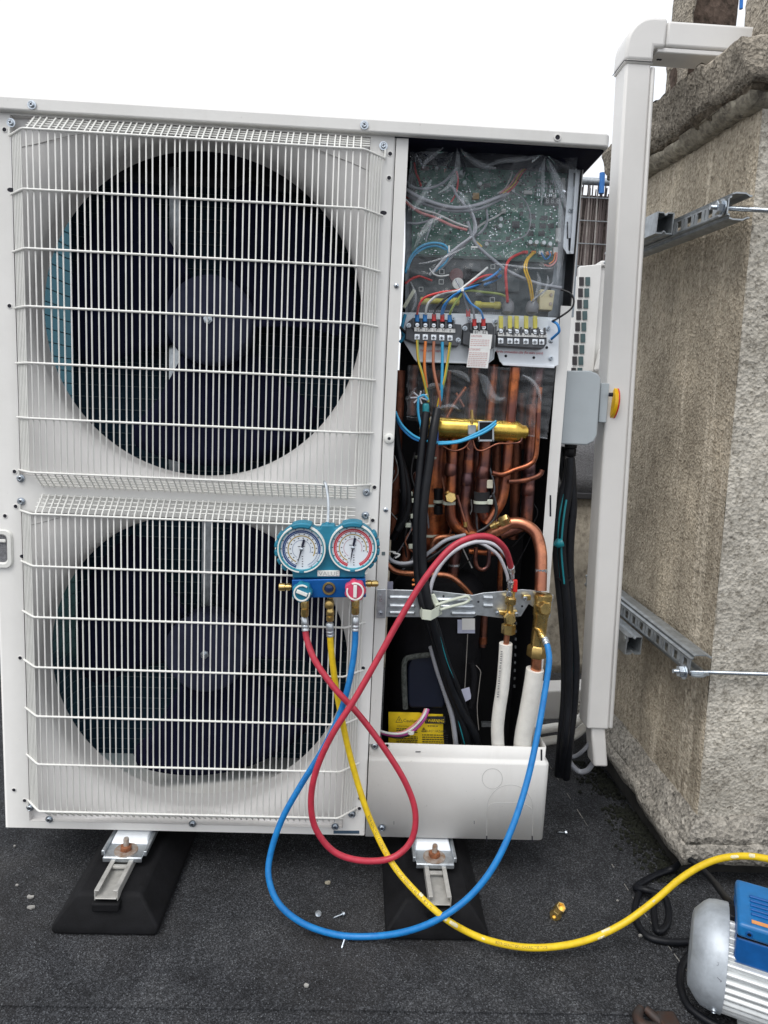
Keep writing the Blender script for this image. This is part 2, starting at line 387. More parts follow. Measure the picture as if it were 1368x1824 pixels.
mb = MB(); mb.add([(-40, -40, GZ), (40, -40, GZ), (40, 40, GZ), (-40, 40, GZ)], [(0, 1, 2, 3)])
tag(mb.build('roof_ground', FELT, smooth=0), kind='structure')
def felt_sheet(poly, label):
    mb = MB(); top = []; n = len(poly)
    for i in range(n):
        a = Vector((*poly[i], GZ+.004)); b = Vector((*poly[(i+1) % n], GZ+.004)); k = max(1, int((b-a).length/.03)) if (b-a).length < 4 else 1
        for j in range(k):
            q = a.lerp(b, j/k); top.append(q+Vector((noise.noise(q*9)*.004, noise.noise(q*11+Vector((5, 5, 5)))*.004, noise.noise(q*7)*.0012)))
    mb.prism([q-Vector((0, 0, .0038)) for q in top], (0, 0, .0038))
    return tag(mb.build('roofing_felt_sheet', FELT, smooth=0), kind='structure')
s0 = PZ(965, 1345, GZ); s1 = PZ(1133, 1612, GZ); s2 = PZ(1185, 1700, GZ)
felt_sheet([(-3, -.29), (s2.x+.03, -.30), (s1.x, s1.y), (s0.x, s0.y), (s0.x-.03, 1.1), (-3, 1.1)], '')

sm_ = Vector((s1.x, s1.y, 0))
rs_ = random.Random(21); DUSTB = M('pale_seam_dust', (.30,.29,.27), .9, var=.4, vs=300)
sb_ = MB(); a_ = Vector((s0.x, s0.y, GZ+.0045)); b_ = Vector((s1.x, s1.y, GZ+.0045)); c_ = Vector((s2.x+.03, -.30, GZ+.0045)); 
for (u_, v_) in ((a_, b_), (b_, c_)):
    L_ = (v_-u_).length; t_ = .0
    while t_ < L_:
        l_ = rs_.uniform(.006, .04)
        if rs_.random() < .55: sb_.tube([u_.lerp(v_, t_/L_), u_.lerp(v_, min(1, (t_+l_)/L_))], rs_.uniform(.0006, .0016), 5, False)
        t_ += l_+rs_.uniform(.002, .02)
tag(sb_.build('seam_dust', DUSTB), 'pale dust caught along the overlapping edge of the roofing felt', 'dust', kind='stuff')

# ---- parapet behind, with felt upstand over old render
par = thing('parapet_wall', (1.5, 1.22, GZ), 'old rendered parapet wall with grey felt upper band behind the black cables', 'wall')
rough_grid_box('render', ST_WALL, par, [(-1.2,1.2,GZ-.02),(3,1.2,GZ-.02),(3,1.5,GZ-.02),(-1.2,1.5,GZ-.02),(-1.2,1.2,.565),(3,1.2,.565),(3,1.5,.565),(-1.2,1.5,.565)], .06, .006)
rough_grid_box('felt_upstand', FELT2 if 'FELT2' in globals() else M('grey_mineral_upstand', (.22,.22,.23), .9, var=.3, vs=260, bs=300, bstr=.8, bd=.006), par,
               [(-1.2,1.19,.575),(3,1.19,.575),(3,1.5,.575),(-1.2,1.5,.575),(-1.2,1.21,.77),(3,1.21,.77),(3,1.5,.77),(-1.2,1.5,.77)], .06, .003)
MB().box(-1.2, 3, 1.172, 1.2, .556, .578).build('metal_drip', M('dark_drip', (.06,.06,.065), .5, .5), par, bevel=.003)

# ---- neighbouring outdoor unit on the parapet, far right
nb = thing('neighbour_outdoor_unit', (1.75, 2.1, .78), 'white outdoor unit with square side grid behind the white duct', 'outdoor unit')
u0 = P(1030, 478, 2.0); u1 = P(1072, 470, 2.0)
ux0, ux1 = P(1020, 660, 2.0).x, P(1146, 560, 2.3).x
MB().box(u1.x-.03, 2.5, 2.0, 2.35, .6, u1.z-.01).build('housing', PAINT, nb, bevel=.012, segs=3)
MB().box(u1.x-.01, 2.52, 1.985, 2.37, u1.z-.012, u1.z+.012).build('lid', PAINT, nb, bevel=.006)
# side grid panel seen left of the duct: frame with square openings over dark coil
CELL = M('cell_dark', (.035,.03,.034), .6); CELL2 = M('cell_teal', (.06,.105,.11), .5)
for i in range(2):
    for j in range(9):
        x = 1036+i*11.2-j*1.75; y = 501+j*20.2
        MB().prect(x-4.1, y-7.6, x+4.1, y+7.6, 1.965, .004).build('vent_cell', CELL if i == 0 else CELL2, nb, smooth=0)
mbp = MB(); mbp.pprism([(1032,474),(1020,662),(1058,662),(1072,470)], 1.97, .03); mbp.build('side_panel', PAINT, nb, bevel=.004)
mbg = MB()
cx, cz = P(1215, 560, 2.0).x, P(1140, 560, 2.0).z
mbd = MB(); mbd.cyl((cx, 1.994, cz), (cx, 2.01, cz), .21, n=40); mbd.build('fan_opening', DARKHOLE, nb)
for k in range(1, 12):
    mbg = MB(); r = .02*k; mbg.tube([(cx+r*math.cos(a*math.pi/18), 1.975, cz+r*math.sin(a*math.pi/18)) for a in range(37)], .003, 5, False); mbg.build('guard_ring', PAINT, nb)
MB().pprism([(1072,620),(1062,660),(1082,662),(1090,612)], 1.93, .05).build('valve_cover', PAINT, nb, bevel=.01)
MB().box(1.2, 2.6, 1.95, 2.45, .70, .76).build('mounting_rail', DUCT, nb, bevel=.004)

# ---- reed screen fence with steel tube rail and blue post
fe = thing('reed_fence', (2.3, 4.0, 1.0), 'brown reed screen fence with steel top rail at the far right', 'fence')
reed_me = []
for v in range(5):
    mb = MB(); h = 1.35; b = random.uniform(-.02, .02)
    mb.tube([(0,0,0), (b,0,h*.5), (random.uniform(-.02,.02),0,h*(.98+.04*random.random()))], [.008,.007,.005], 5); reed_me.append(mb.mesh('reed', REED))
fx0, fx1 = P(1010, 400, 4).x, P(1165, 400, 4).x
zt = P(1050, 336, 4).z
n = 62
for i in range(n):
    o = link('reed', random.choice(reed_me), fe, (fx0+(fx1-fx0)*i/n+random.uniform(-.003,.003), 4+random.uniform(-.02,.02), zt-1.35+random.uniform(-.03,.05)))
mb = MB(); mb.box(fx0, fx1, 4.02, 4.03, zt-1.36, zt-.04); mb.build('backing', M('reed_backing', (.12,.095,.085), .9, var=.4, vs=40), fe, smooth=0)
for q in range(7):
    z = zt-.07-.16*q; MB().cyl((fx0, 3.975, z), (fx1, 3.975, z+.004), .004, n=6).build('binding_wire', GALVD, fe)
MB().cyl(P(1010, 321, 3.95), P(1175, 329, 3.95), .026, n=14).build('top_rail', GALVD, fe)
MB().cyl(P(1073, 308, 3.93), P(1071, 345, 3.93), .020, n=14).build('blue_post', M('blue_tape', (.02,.16,.48), .4), fe)
tag(MB().box(1.0, 9, 4.3, 4.4, -3, 1.0).build('rear_wall', ST_WALL, smooth=0), 'far rendered wall below the reed fence', 'wall')

# ---- white duct and lagged pipes lying on the roof behind the unit
dk = thing('roof_duct', (1.25, .62, .02), 'white horizontal duct crossing the roof behind the black cables', 'duct')
mb = MB(); a = P(940, 1232, .62); b = P(1095, 1226, .62); c = P(1095, 1278, .62); d = P(940, 1284, .62)
mb.prism([a, d, c, b], (0, .08, 0)); mb.build('duct_body', DUCT, dk, bevel=.005, segs=3)
for i, (y0, lab) in enumerate(((1296, 'upper of two white lagged pipes on the roof behind the black cables'), (1318, 'lower of two white lagged pipes on the roof behind the black cables'))):
    mb = MB(); mb.tube(path(.5, (940, y0+8), (985, y0), (1015, y0-4), (1045, y0-26, .52), (1070, y0-50, .58)), .012, 12); tag(mb.build('lagged_pipe', FOAM), lab, 'pipe', 'lagged pipes on the roof')

# ================================================================== CHIMNEY
ch = thing('chimney', (1.65, .3, GZ), 'tall beige pebble-rendered chimney with crumbling stone cap at the right edge', 'chimney')
def lean(x, z): return x - .031*(z)/1.265
XB, YF, YB = 1.370, .020, .50
_cd = ray(594, 665); SHX, SHZ = _cd.x/_cd.y, _cd.z/_cd.y
def shr(q): q = Vector(q); return Vector((q.x+(q.y-YF)*SHX, q.y, q.z+(q.y-YF)*SHZ))
X2 = 2.1
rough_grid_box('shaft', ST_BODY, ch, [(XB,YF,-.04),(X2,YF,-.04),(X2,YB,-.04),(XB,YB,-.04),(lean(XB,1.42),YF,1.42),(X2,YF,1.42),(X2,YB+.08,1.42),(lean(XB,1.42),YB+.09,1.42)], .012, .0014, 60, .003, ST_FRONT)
# plinth with sloped top
pl = [P(1212, 1544, -.01), P(1215, 1505, -.01)]
x0 = pl[0].x; zb = pl[0].z; zt_ = pl[1].z
rough_grid_box('plinth', ST_PLI, ch, [(x0,-.01,zb),(X2,-.01,zb),(X2,.62,zb),(x0,.62,zb),(x0,-.01,zt_),(X2,-.01,zt_),(X2,.62,zt_),(x0,.62,zt_)], .018, .006, 20, .008)
rough_grid_box('plinth_slope', ST_PLI, ch, [(x0+.006,-.004,zt_-.01),(X2,-.004,zt_-.01),(X2,.61,zt_-.01),(x0+.006,.61,zt_-.01),(XB-.004,YF-.004,zt_+.05),(X2,YF-.004,zt_+.05),(X2,.54,zt_+.05),(XB-.004,.54,zt_+.05)], .018, .005, 20, .004)
MB().box(x0+.03, X2, .06, .6, GZ-.01, zb+.01).build('footing', M('dark_footing', (.03,.028,.025), .95, var=.3, vs=30), ch, smooth=0)
# cap: moulding, broken slab
cm_ = P(1341, 190, YF-.004); c0 = P(1341, 134, YF-.045); c1 = P(1320, 52, YF-.03)
xm0 = cm_.x; zm0 = cm_.z; zm1 = P(1341, 160, YF-.02).z
def capbox(name, mat, x0_, y0_, z0_, x1_, y1_, z1_, res, amp, fr, bev):
    return rough_grid_box(name, mat, ch, [(x0_,y0_,z0_),(X2,y0_,z0_),(X2,.62,z0_),(x0_,.62,z0_),(x1_,y1_,z1_),(X2,y1_,z1_),(X2,.62,z1_),(x1_,.62,z1_)], res, amp, fr, bev)
capbox('moulding', ST_MOLD, xm0-.003, YF-.004, zm0, xm0-.018, YF-.020, zm1+.004, .010, .003, 40, .004)
capbox('broken_edge', ST_BROK, xm0-.014, YF-.014, zm1, c0.x+.006, YF-.036, c0.z+.006, .009, .009, 34, .008)
capbox('cap_slab', ST_CAP, c0.x, YF-.045, c0.z, c1.x, YF-.03, c1.z, .010, .0045, 40, .008)
ztop = c1.z-.01
def pil(name, mat, xa, xb, ya, yb, za, zb_, amp=.004): return rough_grid_box(name, mat, ch, [(xa,ya,za),(xb,ya,za),(xb,yb,za),(xa,yb,za),(xa,ya,zb_),(xb,ya,zb_),(xb,yb,zb_),(xa,yb,zb_)], .012, amp, 30, .007)
def unsh(q, Y): return q.x-(Y-YF)*SHX
xa = unsh(P(1188, 80, .60), .60); xm = unsh(P(1240, 30, .48), .48); xr = unsh(P(1318, 10, .53), .53)
pil('stack_pillar', ST_CAP, xa, xm, .48, .60, ztop-.02, 2.2)
pil('flue_wall', BRICKD, xm-.01, xr, .53, .59, ztop-.02, 2.2, .002)
xq = unsh(P(1319, 30, .20), .20)
pil('stack_pillar', ST_CAP, xq, xq+.2, .09, .20, ztop-.02, 2.0)
MB().cyl(P(1320, 16, .45), P(1322, -40, .45), .004, n=10).build('blue_strap', M('bright_blue_strap', (.01,.2,.7), .4), ch)
# moss and dirt below the plinth
ms = MB(); rnd = random.Random(3)
for i in range(1500):
    t = rnd.random(); y = .02+.5*t; e_ = shr((x0, y, 0)).x; q0_ = Vector((e_, y, 0))
    if noise.noise(Vector((y*14, 3, 1))) < rnd.uniform(-.5, .25): continue
    x = e_+.035-abs(rnd.gauss(0, .032)); q = Vector((x, y, GZ+.003)); s_ = rnd.uniform(.0015, .006)
    ms.lathe(q, (rnd.uniform(-.6,.6), rnd.uniform(-.6,.6), 1), [(s_, -.002), (s_*.8, s_*.5), (0, s_*.9)], 5)
tag(ms.build('moss', MOSS), 'dark moss and grit along the foot of the chimney', 'moss', kind='stuff')

# ---- channels clamped to the chimney
def channel(name, pts_start, pts_end, wd, dp, lip, parent, slots=True, bolt=False):
    """C-shaped strut: opening towards -X; back plate faces +X. runs from start to end along Y"""
    a = Vector(pts_start); b = Vector(pts_end); ax = (b-a).normalized(); up = Vector((0,0,1)); up = (up-ax*up.dot(ax)).normalized(); sd_ = ax.cross(up)
    if sd_.x > 0: sd_ = -sd_                      # towards -X
    t = .0025; prof = [(0,-wd/2),(dp*.38,-wd/2),(dp*.45,-wd/2+.004),(dp*.55,-wd/2+.004),(dp*.62,-wd/2),(dp,-wd/2),(dp,-wd/2+lip)]
    prof2 = prof + [(p[0], -p[1]) for p in reversed(prof)]
    inner = []
    for i, (u, v) in enumerate(prof2):
        inner.append((min(max(u, t), dp-t), v+t if v < 0 else v-t) if abs(v) > wd/2-lip*.9 else (u-t, v))
    ring = prof2 + list(reversed(inner))
    mb = MB(); n = len(prof2)
    A = [a+sd_*u+up*v for u, v in prof2]; Ai = [a+sd_*u+up*v for u, v in inner]
    L = b-a; vs = A+Ai+[q+L for q in A]+[q+L for q in Ai]; fs = []
    for i in range(n-1):
        fs += [(i, i+1, 2*n+i+1, 2*n+i), (n+i, 3*n+i, 3*n+i+1, n+i+1), (i, n+i, n+i+1, i+1), (2*n+i, 2*n+i+1, 3*n+i+1, 3*n+i)]
    fs += [(0, 2*n, 3*n, n), (n-1, 2*n-1, 4*n-1, 3*n-1)]
    # closing back plate
    mb.add(vs, fs); mb.prism([a+up*(wd/2-.001), a-up*(wd/2-.001), a-up*(wd/2-.001)+sd_*t, a+up*(wd/2-.001)+sd_*t], L)
    return mb.build('channel_body', GALVD, parent, smooth=30), a, ax, up, sd_
def strut(z0, y0, y1, z1, x, label, short=False, slots=True):
    o = thing('strut_channel', (x, y0, z0), label, 'channel', 'galvanised channels on the chimney')
    if short: channel('', (x, y0, z0), (x+(y1-y0)*SHX, y1, z1), .042, .036, .010, o)
    else:
        # back-to-back view: slotted web faces -X
        a = Vector((x, y0, z0)); b = Vector((x+(y1-y0)*SHX, y1, z1)); ax = (b-a).normalized(); up = Vector((0,0,1)); up = (up-ax*up.dot(ax)).normalized(); sx = Vector((-1,0,0))
        dp = .042; wd = .046; t = .0025; L = b-a
        mb = MB()
        pr = [(dp,-.014),(dp-.006,-.016),(dp-.006,-.021),(dp-.013,-.023),(.012,-.023),(.004,-.019),(0,-.019)]
        top = [(u,-v) for u, v in pr]
        for pp in (pr, top):
            for (u0_, v0_), (u1_, v1_) in zip(pp[:-1], pp[1:]):
                mb.prism([a+sx*u0_+up*v0_, a+sx*u1_+up*v1_, a+sx*u1_+up*(v1_-math.copysign(t, v1_))-sx*.0, a+sx*u0_+up*(v0_-math.copysign(t, v0_))], L)
        # web with slots, built as bars round the openings
        n_ = int(L.length/.055); pos = 0
        mb.prism([a+sx*dp+up*.014, a+sx*dp+up*.009, a+sx*(dp-t)+up*.009, a+sx*(dp-t)+up*.014], L)
        mb.prism([a+sx*dp-up*.014, a+sx*dp-up*.009, a+sx*(dp-t)-up*.009, a+sx*(dp-t)-up*.014], L)
        s = 0; pat = [(.010, .017), (.008, .004)]; k = 0
        while s < L.length:
            solid, gap = pat[k % 2]; k += 1; e = min(s+solid, L.length)
            mb.prism([a+ax*s+sx*dp+up*.0095, a+ax*s+sx*dp-up*.0095, a+ax*s+sx*(dp-t)-up*.0095, a+ax*s+sx*(dp-t)+up*.0095], ax*(e-s)); s = e+gap
        mb.build('channel_body', GALVD, o, smooth=30)
    return o
def rod(e, label):
    o = thing('threaded_rod', e, label, 'rod', 'threaded rods across the chimney front')
    p = e; mb = MB(); r = .0044
    prof = []; L = .75; s = -.022
    while s < L:
        prof += [(r, s), (r*.86, s+.0012)]; s += .0024
    mb.lathe(p, (1, 0, 0), prof, 10); mb.build('rod', ZINC, o)
    MB().lathe(p+Vector((-.002, 0, 0)), (1, 0, 0), [(.0105, -.010), (.0115, -.009), (.0115, -.001), (.0105, 0)], 6).build('nut', ZINC, o)
    MB().lathe(p+Vector((-.002, 0, 0)), (1, 0, 0), [(.015, 0), (.015, .002)], 20).build('washer', ZINC, o)
def strut_pair(we, xw_, lab1, lab2, sx, sy, dz, rodpx, labr, bolt=None):
    Ye = -.012; e = P(we[0], we[1], Ye); dp = .042
    strut(e.z, Ye, .55, e.z+(.55-Ye)*SHZ, e.x+dp, lab1)
    q = PX(sx, sy, e.x-.018); sh = strut(q.z, q.y, .40, q.z+(.40-q.y)*SHZ, e.x-.001+(q.y-Ye)*SHX, lab2, True)
    if bolt:
        bp = PX(bolt[0], bolt[1], e.x-.038); MB().cyl(bp, bp+Vector((-.008, 0, 0)), .007, n=6).build('bolt', ZINC, sh)
    rod(Vector((e.x-.002, .002, P(rodpx[0], rodpx[1], .002).z)), labr)
strut_pair((1296,366), 0, 'long slotted galvanised channel high on the chimney side', 'short galvanised channel between white duct and upper long channel', 1192, 398, 0, (1300,371), 'upper threaded rod with nut crossing the chimney front')
strut_pair((1228,1186), 0, 'long slotted galvanised channel low on the chimney side', 'short galvanised channel between white duct and lower long channel', 1136, 1150, 0, (1215,1196), 'lower threaded rod with nut crossing the chimney front', (1118,1138))

# ================================================================== WHITE TRUNKING up the chimney
du = thing('cable_duct', (1.2, .17, .08), 'white plastic trunking rising beside the chimney and turning right at the top', 'duct')
YD = .155
dT = P(1115, 110, YD); dB = P(1045, 1299, YD)
wT = (P(1158, 110, YD)-dT).length; ddir = (dB-dT).normalized()
def dbox(name, a, b, w, d, mat=DUCT, off=0, by=0):
    mb = MB(); a = Vector(a); b = Vector(b)
    ux = Vector((1, 0, 0))
    mb.prism([a+ux*off, a+ux*(off+w), a+ux*(off+w)+Vector((0,d,0)), a+ux*off+Vector((0,d,0))], b-a)
    return mb.build(name, mat, du, bevel=.005, segs=3)
ux = Vector((1,0,0))
dbox('duct_cover', dT, dB, .050, .058)
dbox('duct_base', dT+Vector((.0505, .003, -.002)), dB+Vector((.0505, .003, 0)), .010, .052)
dbox('base_end', dB+Vector((.012, .006, .0)), P(1058, 1366, YD+.006), .032, .046)
dbox('joint_collar', dT+Vector((-.0025,-.0025,.004)), dT+ddir*.0015+Vector((-.0025,-.0025,0)), .055, .063)
# elbow
mb = MB(); el = []; er = Vector((dT.x, YD-.003, dT.z))
pts = []
hL = P(1187, 60, YD)
x_l = dT.x-.003; z_b = dT.z+.003; x_r = hL.x; z_t = P(1150, 30, YD).z; z_h = P(1187, 86, YD).z; x_in = dT.x+.052; rad = .05
pts = [(x_in, z_b), (x_in, z_h), (x_r, z_h), (x_r, z_t)]
for k in range(9):
    a = R(90+90*k/8); pts.append((x_l+rad+rad*math.cos(a), z_t-rad+rad*math.sin(a)))
pts.append((x_l, z_b))
mb.prism([(x, YD-.003, z) for x, z in pts], (0, .066, 0)); mb.build('elbow', DUCT, du, bevel=.006, segs=3)
hT = P(1189, 37, YD).z
mb = MB(); mb.box(x_r+.001, x_r+.75, YD, YD+.06, z_h+.004, z_t-.003); mb.build('duct_cover', DUCT, du, bevel=.005, segs=3)
mb = MB(); mb.box(x_in+.008, x_r+.75, YD+.003, YD+.058, z_h-.006, z_h+.003); mb.build('duct_base', DUCT, du, bevel=.002)
for q in ((1181, 92), (1176, 100)):
    p = P(q[0], q[1], YD+.02); MB().cyl((p.x, YD+.03, z_h-.0065), (p.x, YD+.03, z_h-.0055), .003, n=10).build('fixing_hole', DARKHOLE, du)
mb = MB(); mb.tube([dT+Vector((.051,-.0042,.001)), dT+Vector((-.002,-.0042,.001)), dT+Vector((-.0046,-.001,.001)), dT+Vector((-.0046,.058,.001))], .0007, 6, False); mb.build('joint_gap', DARKHOLE, du)
# ================================================================== OUTDOOR UNIT
un = thing('outdoor_unit', (.525, .165, 0), 'large white twin-fan outdoor unit with its right service cover removed', 'outdoor unit')
XW = 1.05; XS = .694; X2S = .716; ZL = 1.296; CX = .348; ZU, ZLO = .989, .317; TR = .300; HZ = .3025
# --- shared screw
def screw_mesh(rw=.0072, dome=False):
    mb = MB()
    if dome: mb.lathe((0,0,0), (0,-1,0), [(rw*.8, 0), (rw*.78, rw*.25), (rw*.5, rw*.5), (0, rw*.58)], 16)
    else: mb.lathe((0,0,0), (0,-1,0), [(rw, 0), (rw, .0012), (rw*.66, .0014), (rw*.64, .0044), (rw*.54, .005), (rw*.5, .0046), (0, .0044)], 18)
    nf = len(mb.f); h = .0047 if not dome else rw*.6
    for a in (0, 90):
        m = Matrix.Rotation(R(a+20), 4, 'Y'); mb.box(-rw*.34, rw*.34, -h-.0004, -h+.001, -rw*.07, rw*.07, m)
    me = mb.mesh('screw', ZINC); me.materials.append(DARKHOLE)
    for p in me.polygons:
        if p.index >= nf: p.material_index = 1
    return me
SCR = screw_mesh(); SCRD = screw_mesh(.0055, True); SCRS = screw_mesh(.0045)
def screw(x, y, Y, parent, me=None): return link('screw', me or SCR, parent, P(x, y, Y), (0, random.uniform(0, 3), 0))
def hole_mesh():
    mb = MB(); mb.lathe((0,0,0), (0,-1,0), [(.0034, .0002), (0, .0002)], 14); nf = len(mb.f)
    mb.lathe((0,0,0), (0,-1,0), [(.0034, -.0002), (.0035, .0007), (.0046, .0005), (.0050, -.0002)], 14)
    me = mb.mesh('screw_hole', DARKHOLE); me.materials.append(PAINT)
    for p in me.polygons:
        if p.index >= nf: p.material_index = 1
    return me
HOLE = hole_mesh()
def hole(x, y, Y, parent): return link('screw_hole', HOLE, parent, P(x, y, Y))

# --- front panel with two bellmouths
mb = MB()
def strip(x0, x1, z0, z1): mb.add([(x0,0,z0),(x1,0,z0),(x1,0,z1),(x0,0,z1)], [(0,1,2,3)])
xa, xb = CX-HZ, CX+HZ
strip(0, xa, 0, ZL); strip(xb, XS, 0, ZL)
strip(xa, xb, 0, ZLO-HZ); strip(xa, xb, ZLO+HZ, ZU-HZ); strip(xa, xb, ZU+HZ, ZL)
for p in ([(0,0,0),(0,.33,0),(0,.33,ZL),(0,0,ZL)],): pass
mb.add([(0,0,0),(XS,0,0),(XS,.012,0),(0,.012,0)], [(0,1,2,3)])
mb.add([(0,0,0),(0,.03,0),(0,.03,ZL),(0,0,ZL)], [(0,1,2,3)])
mb.add([(XS,0,0),(XS,.012,0),(XS,.012,ZL),(XS,0,ZL)], [(0,1,2,3)])
fp = mb.build('front_panel', PAINT, un, smooth=30)
bv = fp.modifiers.new('weld', 'WELD'); bv.merge_threshold = .0002
b2 = fp.modifiers.new('bevel', 'BEVEL'); b2.width = .004; b2.segments = 3; b2.limit_method = 'ANGLE'; b2.angle_limit = R(60)
def bellmouth(zc):
    mb = MB(); N = 128; rings = []
    def sq(a, h):                                   # rounded square radius
        return h/max(abs(math.cos(a)), abs(math.sin(a)))
    def yo(r):
        if r >= .375: return .010
        t = min((.375-r)/(.375-TR), 1); return .010+.052*(1-math.sqrt(max(0, 1-t*t)))
    ang = [2*math.pi*i/N for i in range(N)]
    sec = []
    K = 16
    for a in ang:
        ro = sq(a, HZ-.001); ri = TR; col = [(ro+.0008, -.0004), (ro, yo(ro)*.5)]
        for k in range(K+1):
            t = k/K; r = ro+(ri-ro)*(1-(1-t)**1.8); col.append((r, yo(r)))
        col += [(TR, .075), (TR+.001, .11)]
        sec.append(col)
    m_ = len(sec[0]); vs = []; fs = []
    for a, col in zip(ang, sec):
        for r, y in col: vs.append((CX+r*math.cos(a), y, zc+r*math.sin(a)))
    for i in range(N):
        j = (i+1) % N
        for k in range(m_-1): fs.append((i*m_+k, j*m_+k, j*m_+k+1, i*m_+k+1))
    mb.add(vs, fs); return mb.build('bellmouth', BELL, un, smooth=50)
bellmouth(ZU); bellmouth(ZLO)
for pts in ([(38,262),(70,255),(120,243),(165,236)],[(545,258),(590,276),(640,296),(680,318)],[(55,935),(80,929),(105,922),(125,918)]):
    mbf = MB(); mbf.tube([P(x, y, .0095) for x, y in pts], .0007, 5); mbf.build('fold_line', PAINT_D, un)
for q in ((57,187),(649,223)): pass
for q in ((8,231),(17,545),(26,840),(28,902),(9,919),(25,1407),(44,1426),(667,868),(664,927),(695,274),(693,317),(641,1422),(640,1440),(36,1172),(647,1190)): hole(q[0], q[1], -.0003, fp)
for q in ((19,338),(683,379),(41,991)):
    p = P(q[0], q[1], -.0004); mb = MB(); mb.prism([p+Vector((math.cos(a)*.006, 0, math.sin(a)*.0035)) for a in [R(i*30) for i in range(12)]], (0,.0003,0)); mb.build('slot', DARKHOLE, fp, smooth=0)
for q in ((20,219),(683,260),(37,852),(653,877),(38,893),(651,918),(54,1438),(627,1450),(88,1459),(343,1467),(597,1472)): screw(q[0], q[1], -.001, fp)
mb = MB(); mb.prect(594, 1480, 640, 1485, -.0012, .001); mb.build('sticker', M('sticker_blue', (.05,.09,.14), .5), fp, smooth=0)
# handle at the left edge
p = P(-6, 977, 0); mb = MB(); hw, hh = .030, .036; rr = .014
def rrect(hw, hh, rr, y, n=6):
    out = []
    for sx, sz, a0 in ((1,1,0),(-1,1,90),(-1,-1,180),(1,-1,270)):
        for k in range(n+1):
            a = R(a0+90*k/n); out.append(Vector((p.x+sx*(hw-rr)+rr*math.cos(a), y, p.z+sz*(hh-rr)+rr*math.sin(a))))
    return out
rings = [rrect(hw,hh,rr,-.0005), rrect(hw-.002,hh-.002,rr-.002,-.005), rrect(hw-.008,hh-.008,rr-.005,-.005), rrect(hw-.011,hh-.011,rr-.007,-.0008)]
n = len(rings[0]); vs = sum(rings, []); fs = []
for k in range(3):
    for i in range(n): j = (i+1) % n; fs.append((k*n+i, k*n+j, (k+1)*n+j, (k+1)*n+i))
mb.add(vs, fs); hd = mb.build('grip_frame', WIRE, un)
mb = MB(); mb.prism(rrect(hw-.011,hh-.011,rr-.007,-.0009), (0,.0006,0)); mb.build('grip_recess', M('grip_speckle', (.22,.22,.23), .9, var=.35, vs=500), hd, smooth=0)
mb = MB(); q = P(-6, 950, 0); mb.box(p.x-.02, p.x+.018, -.004, -.0012, p.z+.012, p.z+.018); mb.build('grip_bar', WIRE, hd, bevel=.0015)
# --- corner post (strip between fan panel and opening) and lid
mb = MB(); mb.box(XS+.001, X2S, .0015, .004, .19, ZL); mb.box(X2S-.0015, X2S, .004, .012, .19, ZL)
cp = mb.build('corner_post', PAINT, un, bevel=.0012)
for q in ((706,509),(687,908)): screw(q[0], q[1], .001, cp, SCRD)
p = P(693, 781, .001); MB().lathe(p, (0,-1,0), [(.0095,0),(.009,.003),(.0065,.0045),(.003,.0048),(.0028,.001),(0,.001)], 20).build('plastic_boss', WPLAS, cp)
MB().pdisc(693, 781, 2.6, -.0042, .001).build('boss_hole', DARKHOLE, cp)
mb = MB(); mb.prect(680, 983, 686, 989, .0008, .001); mb.build('slot', M('slot_grey', (.1,.13,.14), .6), cp, smooth=0)
def rr_poly(x0, x1, y0, y1, r, z, n=6):
    out = []
    for cx_, cy_, a0 in ((x1-r, y0+r, -90), (x1-r, y1-r, 0), (x0+r, y1-r, 90), (x0+r, y0+r, 180)):
        for k in range(n+1): a = R(a0+90*k/n); out.append(Vector((cx_+r*math.cos(a), cy_+r*math.sin(a), z)))
    return out
mb = MB(); mb.prism(rr_poly(-.01, XW+.012, -.012, .345, .012, ZL-.001), (0,0,.022)); lid = mb.build('lid', PAINT, un, bevel=.003, segs=3)
mb = MB(); mb.prism(rr_poly(-.006, XW+.008, .0005, .341, .009, ZL-.0026), (0,0,.0014)); mb.build('lid_shade_plate', M('lid_shade_dark', (.010,.010,.022), .8, spec=.1), lid)  # dark plate added below the lid, underside shade put into its colour
for q in ((57,187),(649,223)): screw(q[0], q[1], -.013, lid)
p = P(993, 245, -.0125); MB().lathe(p, (0,-1,0), [(.0065,0),(.006,.0012),(.0042,.0015),(.004,.0003)], 18, False).build('rivet_boss', PAINT, lid); MB().pdisc(993, 245, 4, -.0128, .0006).build('rivet_hole', DARKHOLE, lid)
# --- cabinet: base pan, side, back, bulkhead
MB().box(.004, XW-.004, .012, .33, -.004, .006).build('base_pan', PAINT, un)
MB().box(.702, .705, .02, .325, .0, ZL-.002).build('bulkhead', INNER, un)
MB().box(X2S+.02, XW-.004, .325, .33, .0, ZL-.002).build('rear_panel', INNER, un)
mb = MB(); mb.box(XW-.0015, XW, .095, .33, .0, ZL-.003); mb.box(XW-.022, XW-.0015, .095, .0965, .0, 1.045)
sp = mb.build('side_panel', PAINT, un)
MB().box(XW-.004, XW-.002, .0975, .325, .002, ZL-.004).build('side_shade_sheet', INNER, un)  # added dark sheet inside the white side, interior shade put into colour
for q in ((980, 887, 905),):
    mb = MB(); mb.prect(979, 882, 982, 920, .0945, .0005); mb.build('slot', DARKHOLE, sp, smooth=0)
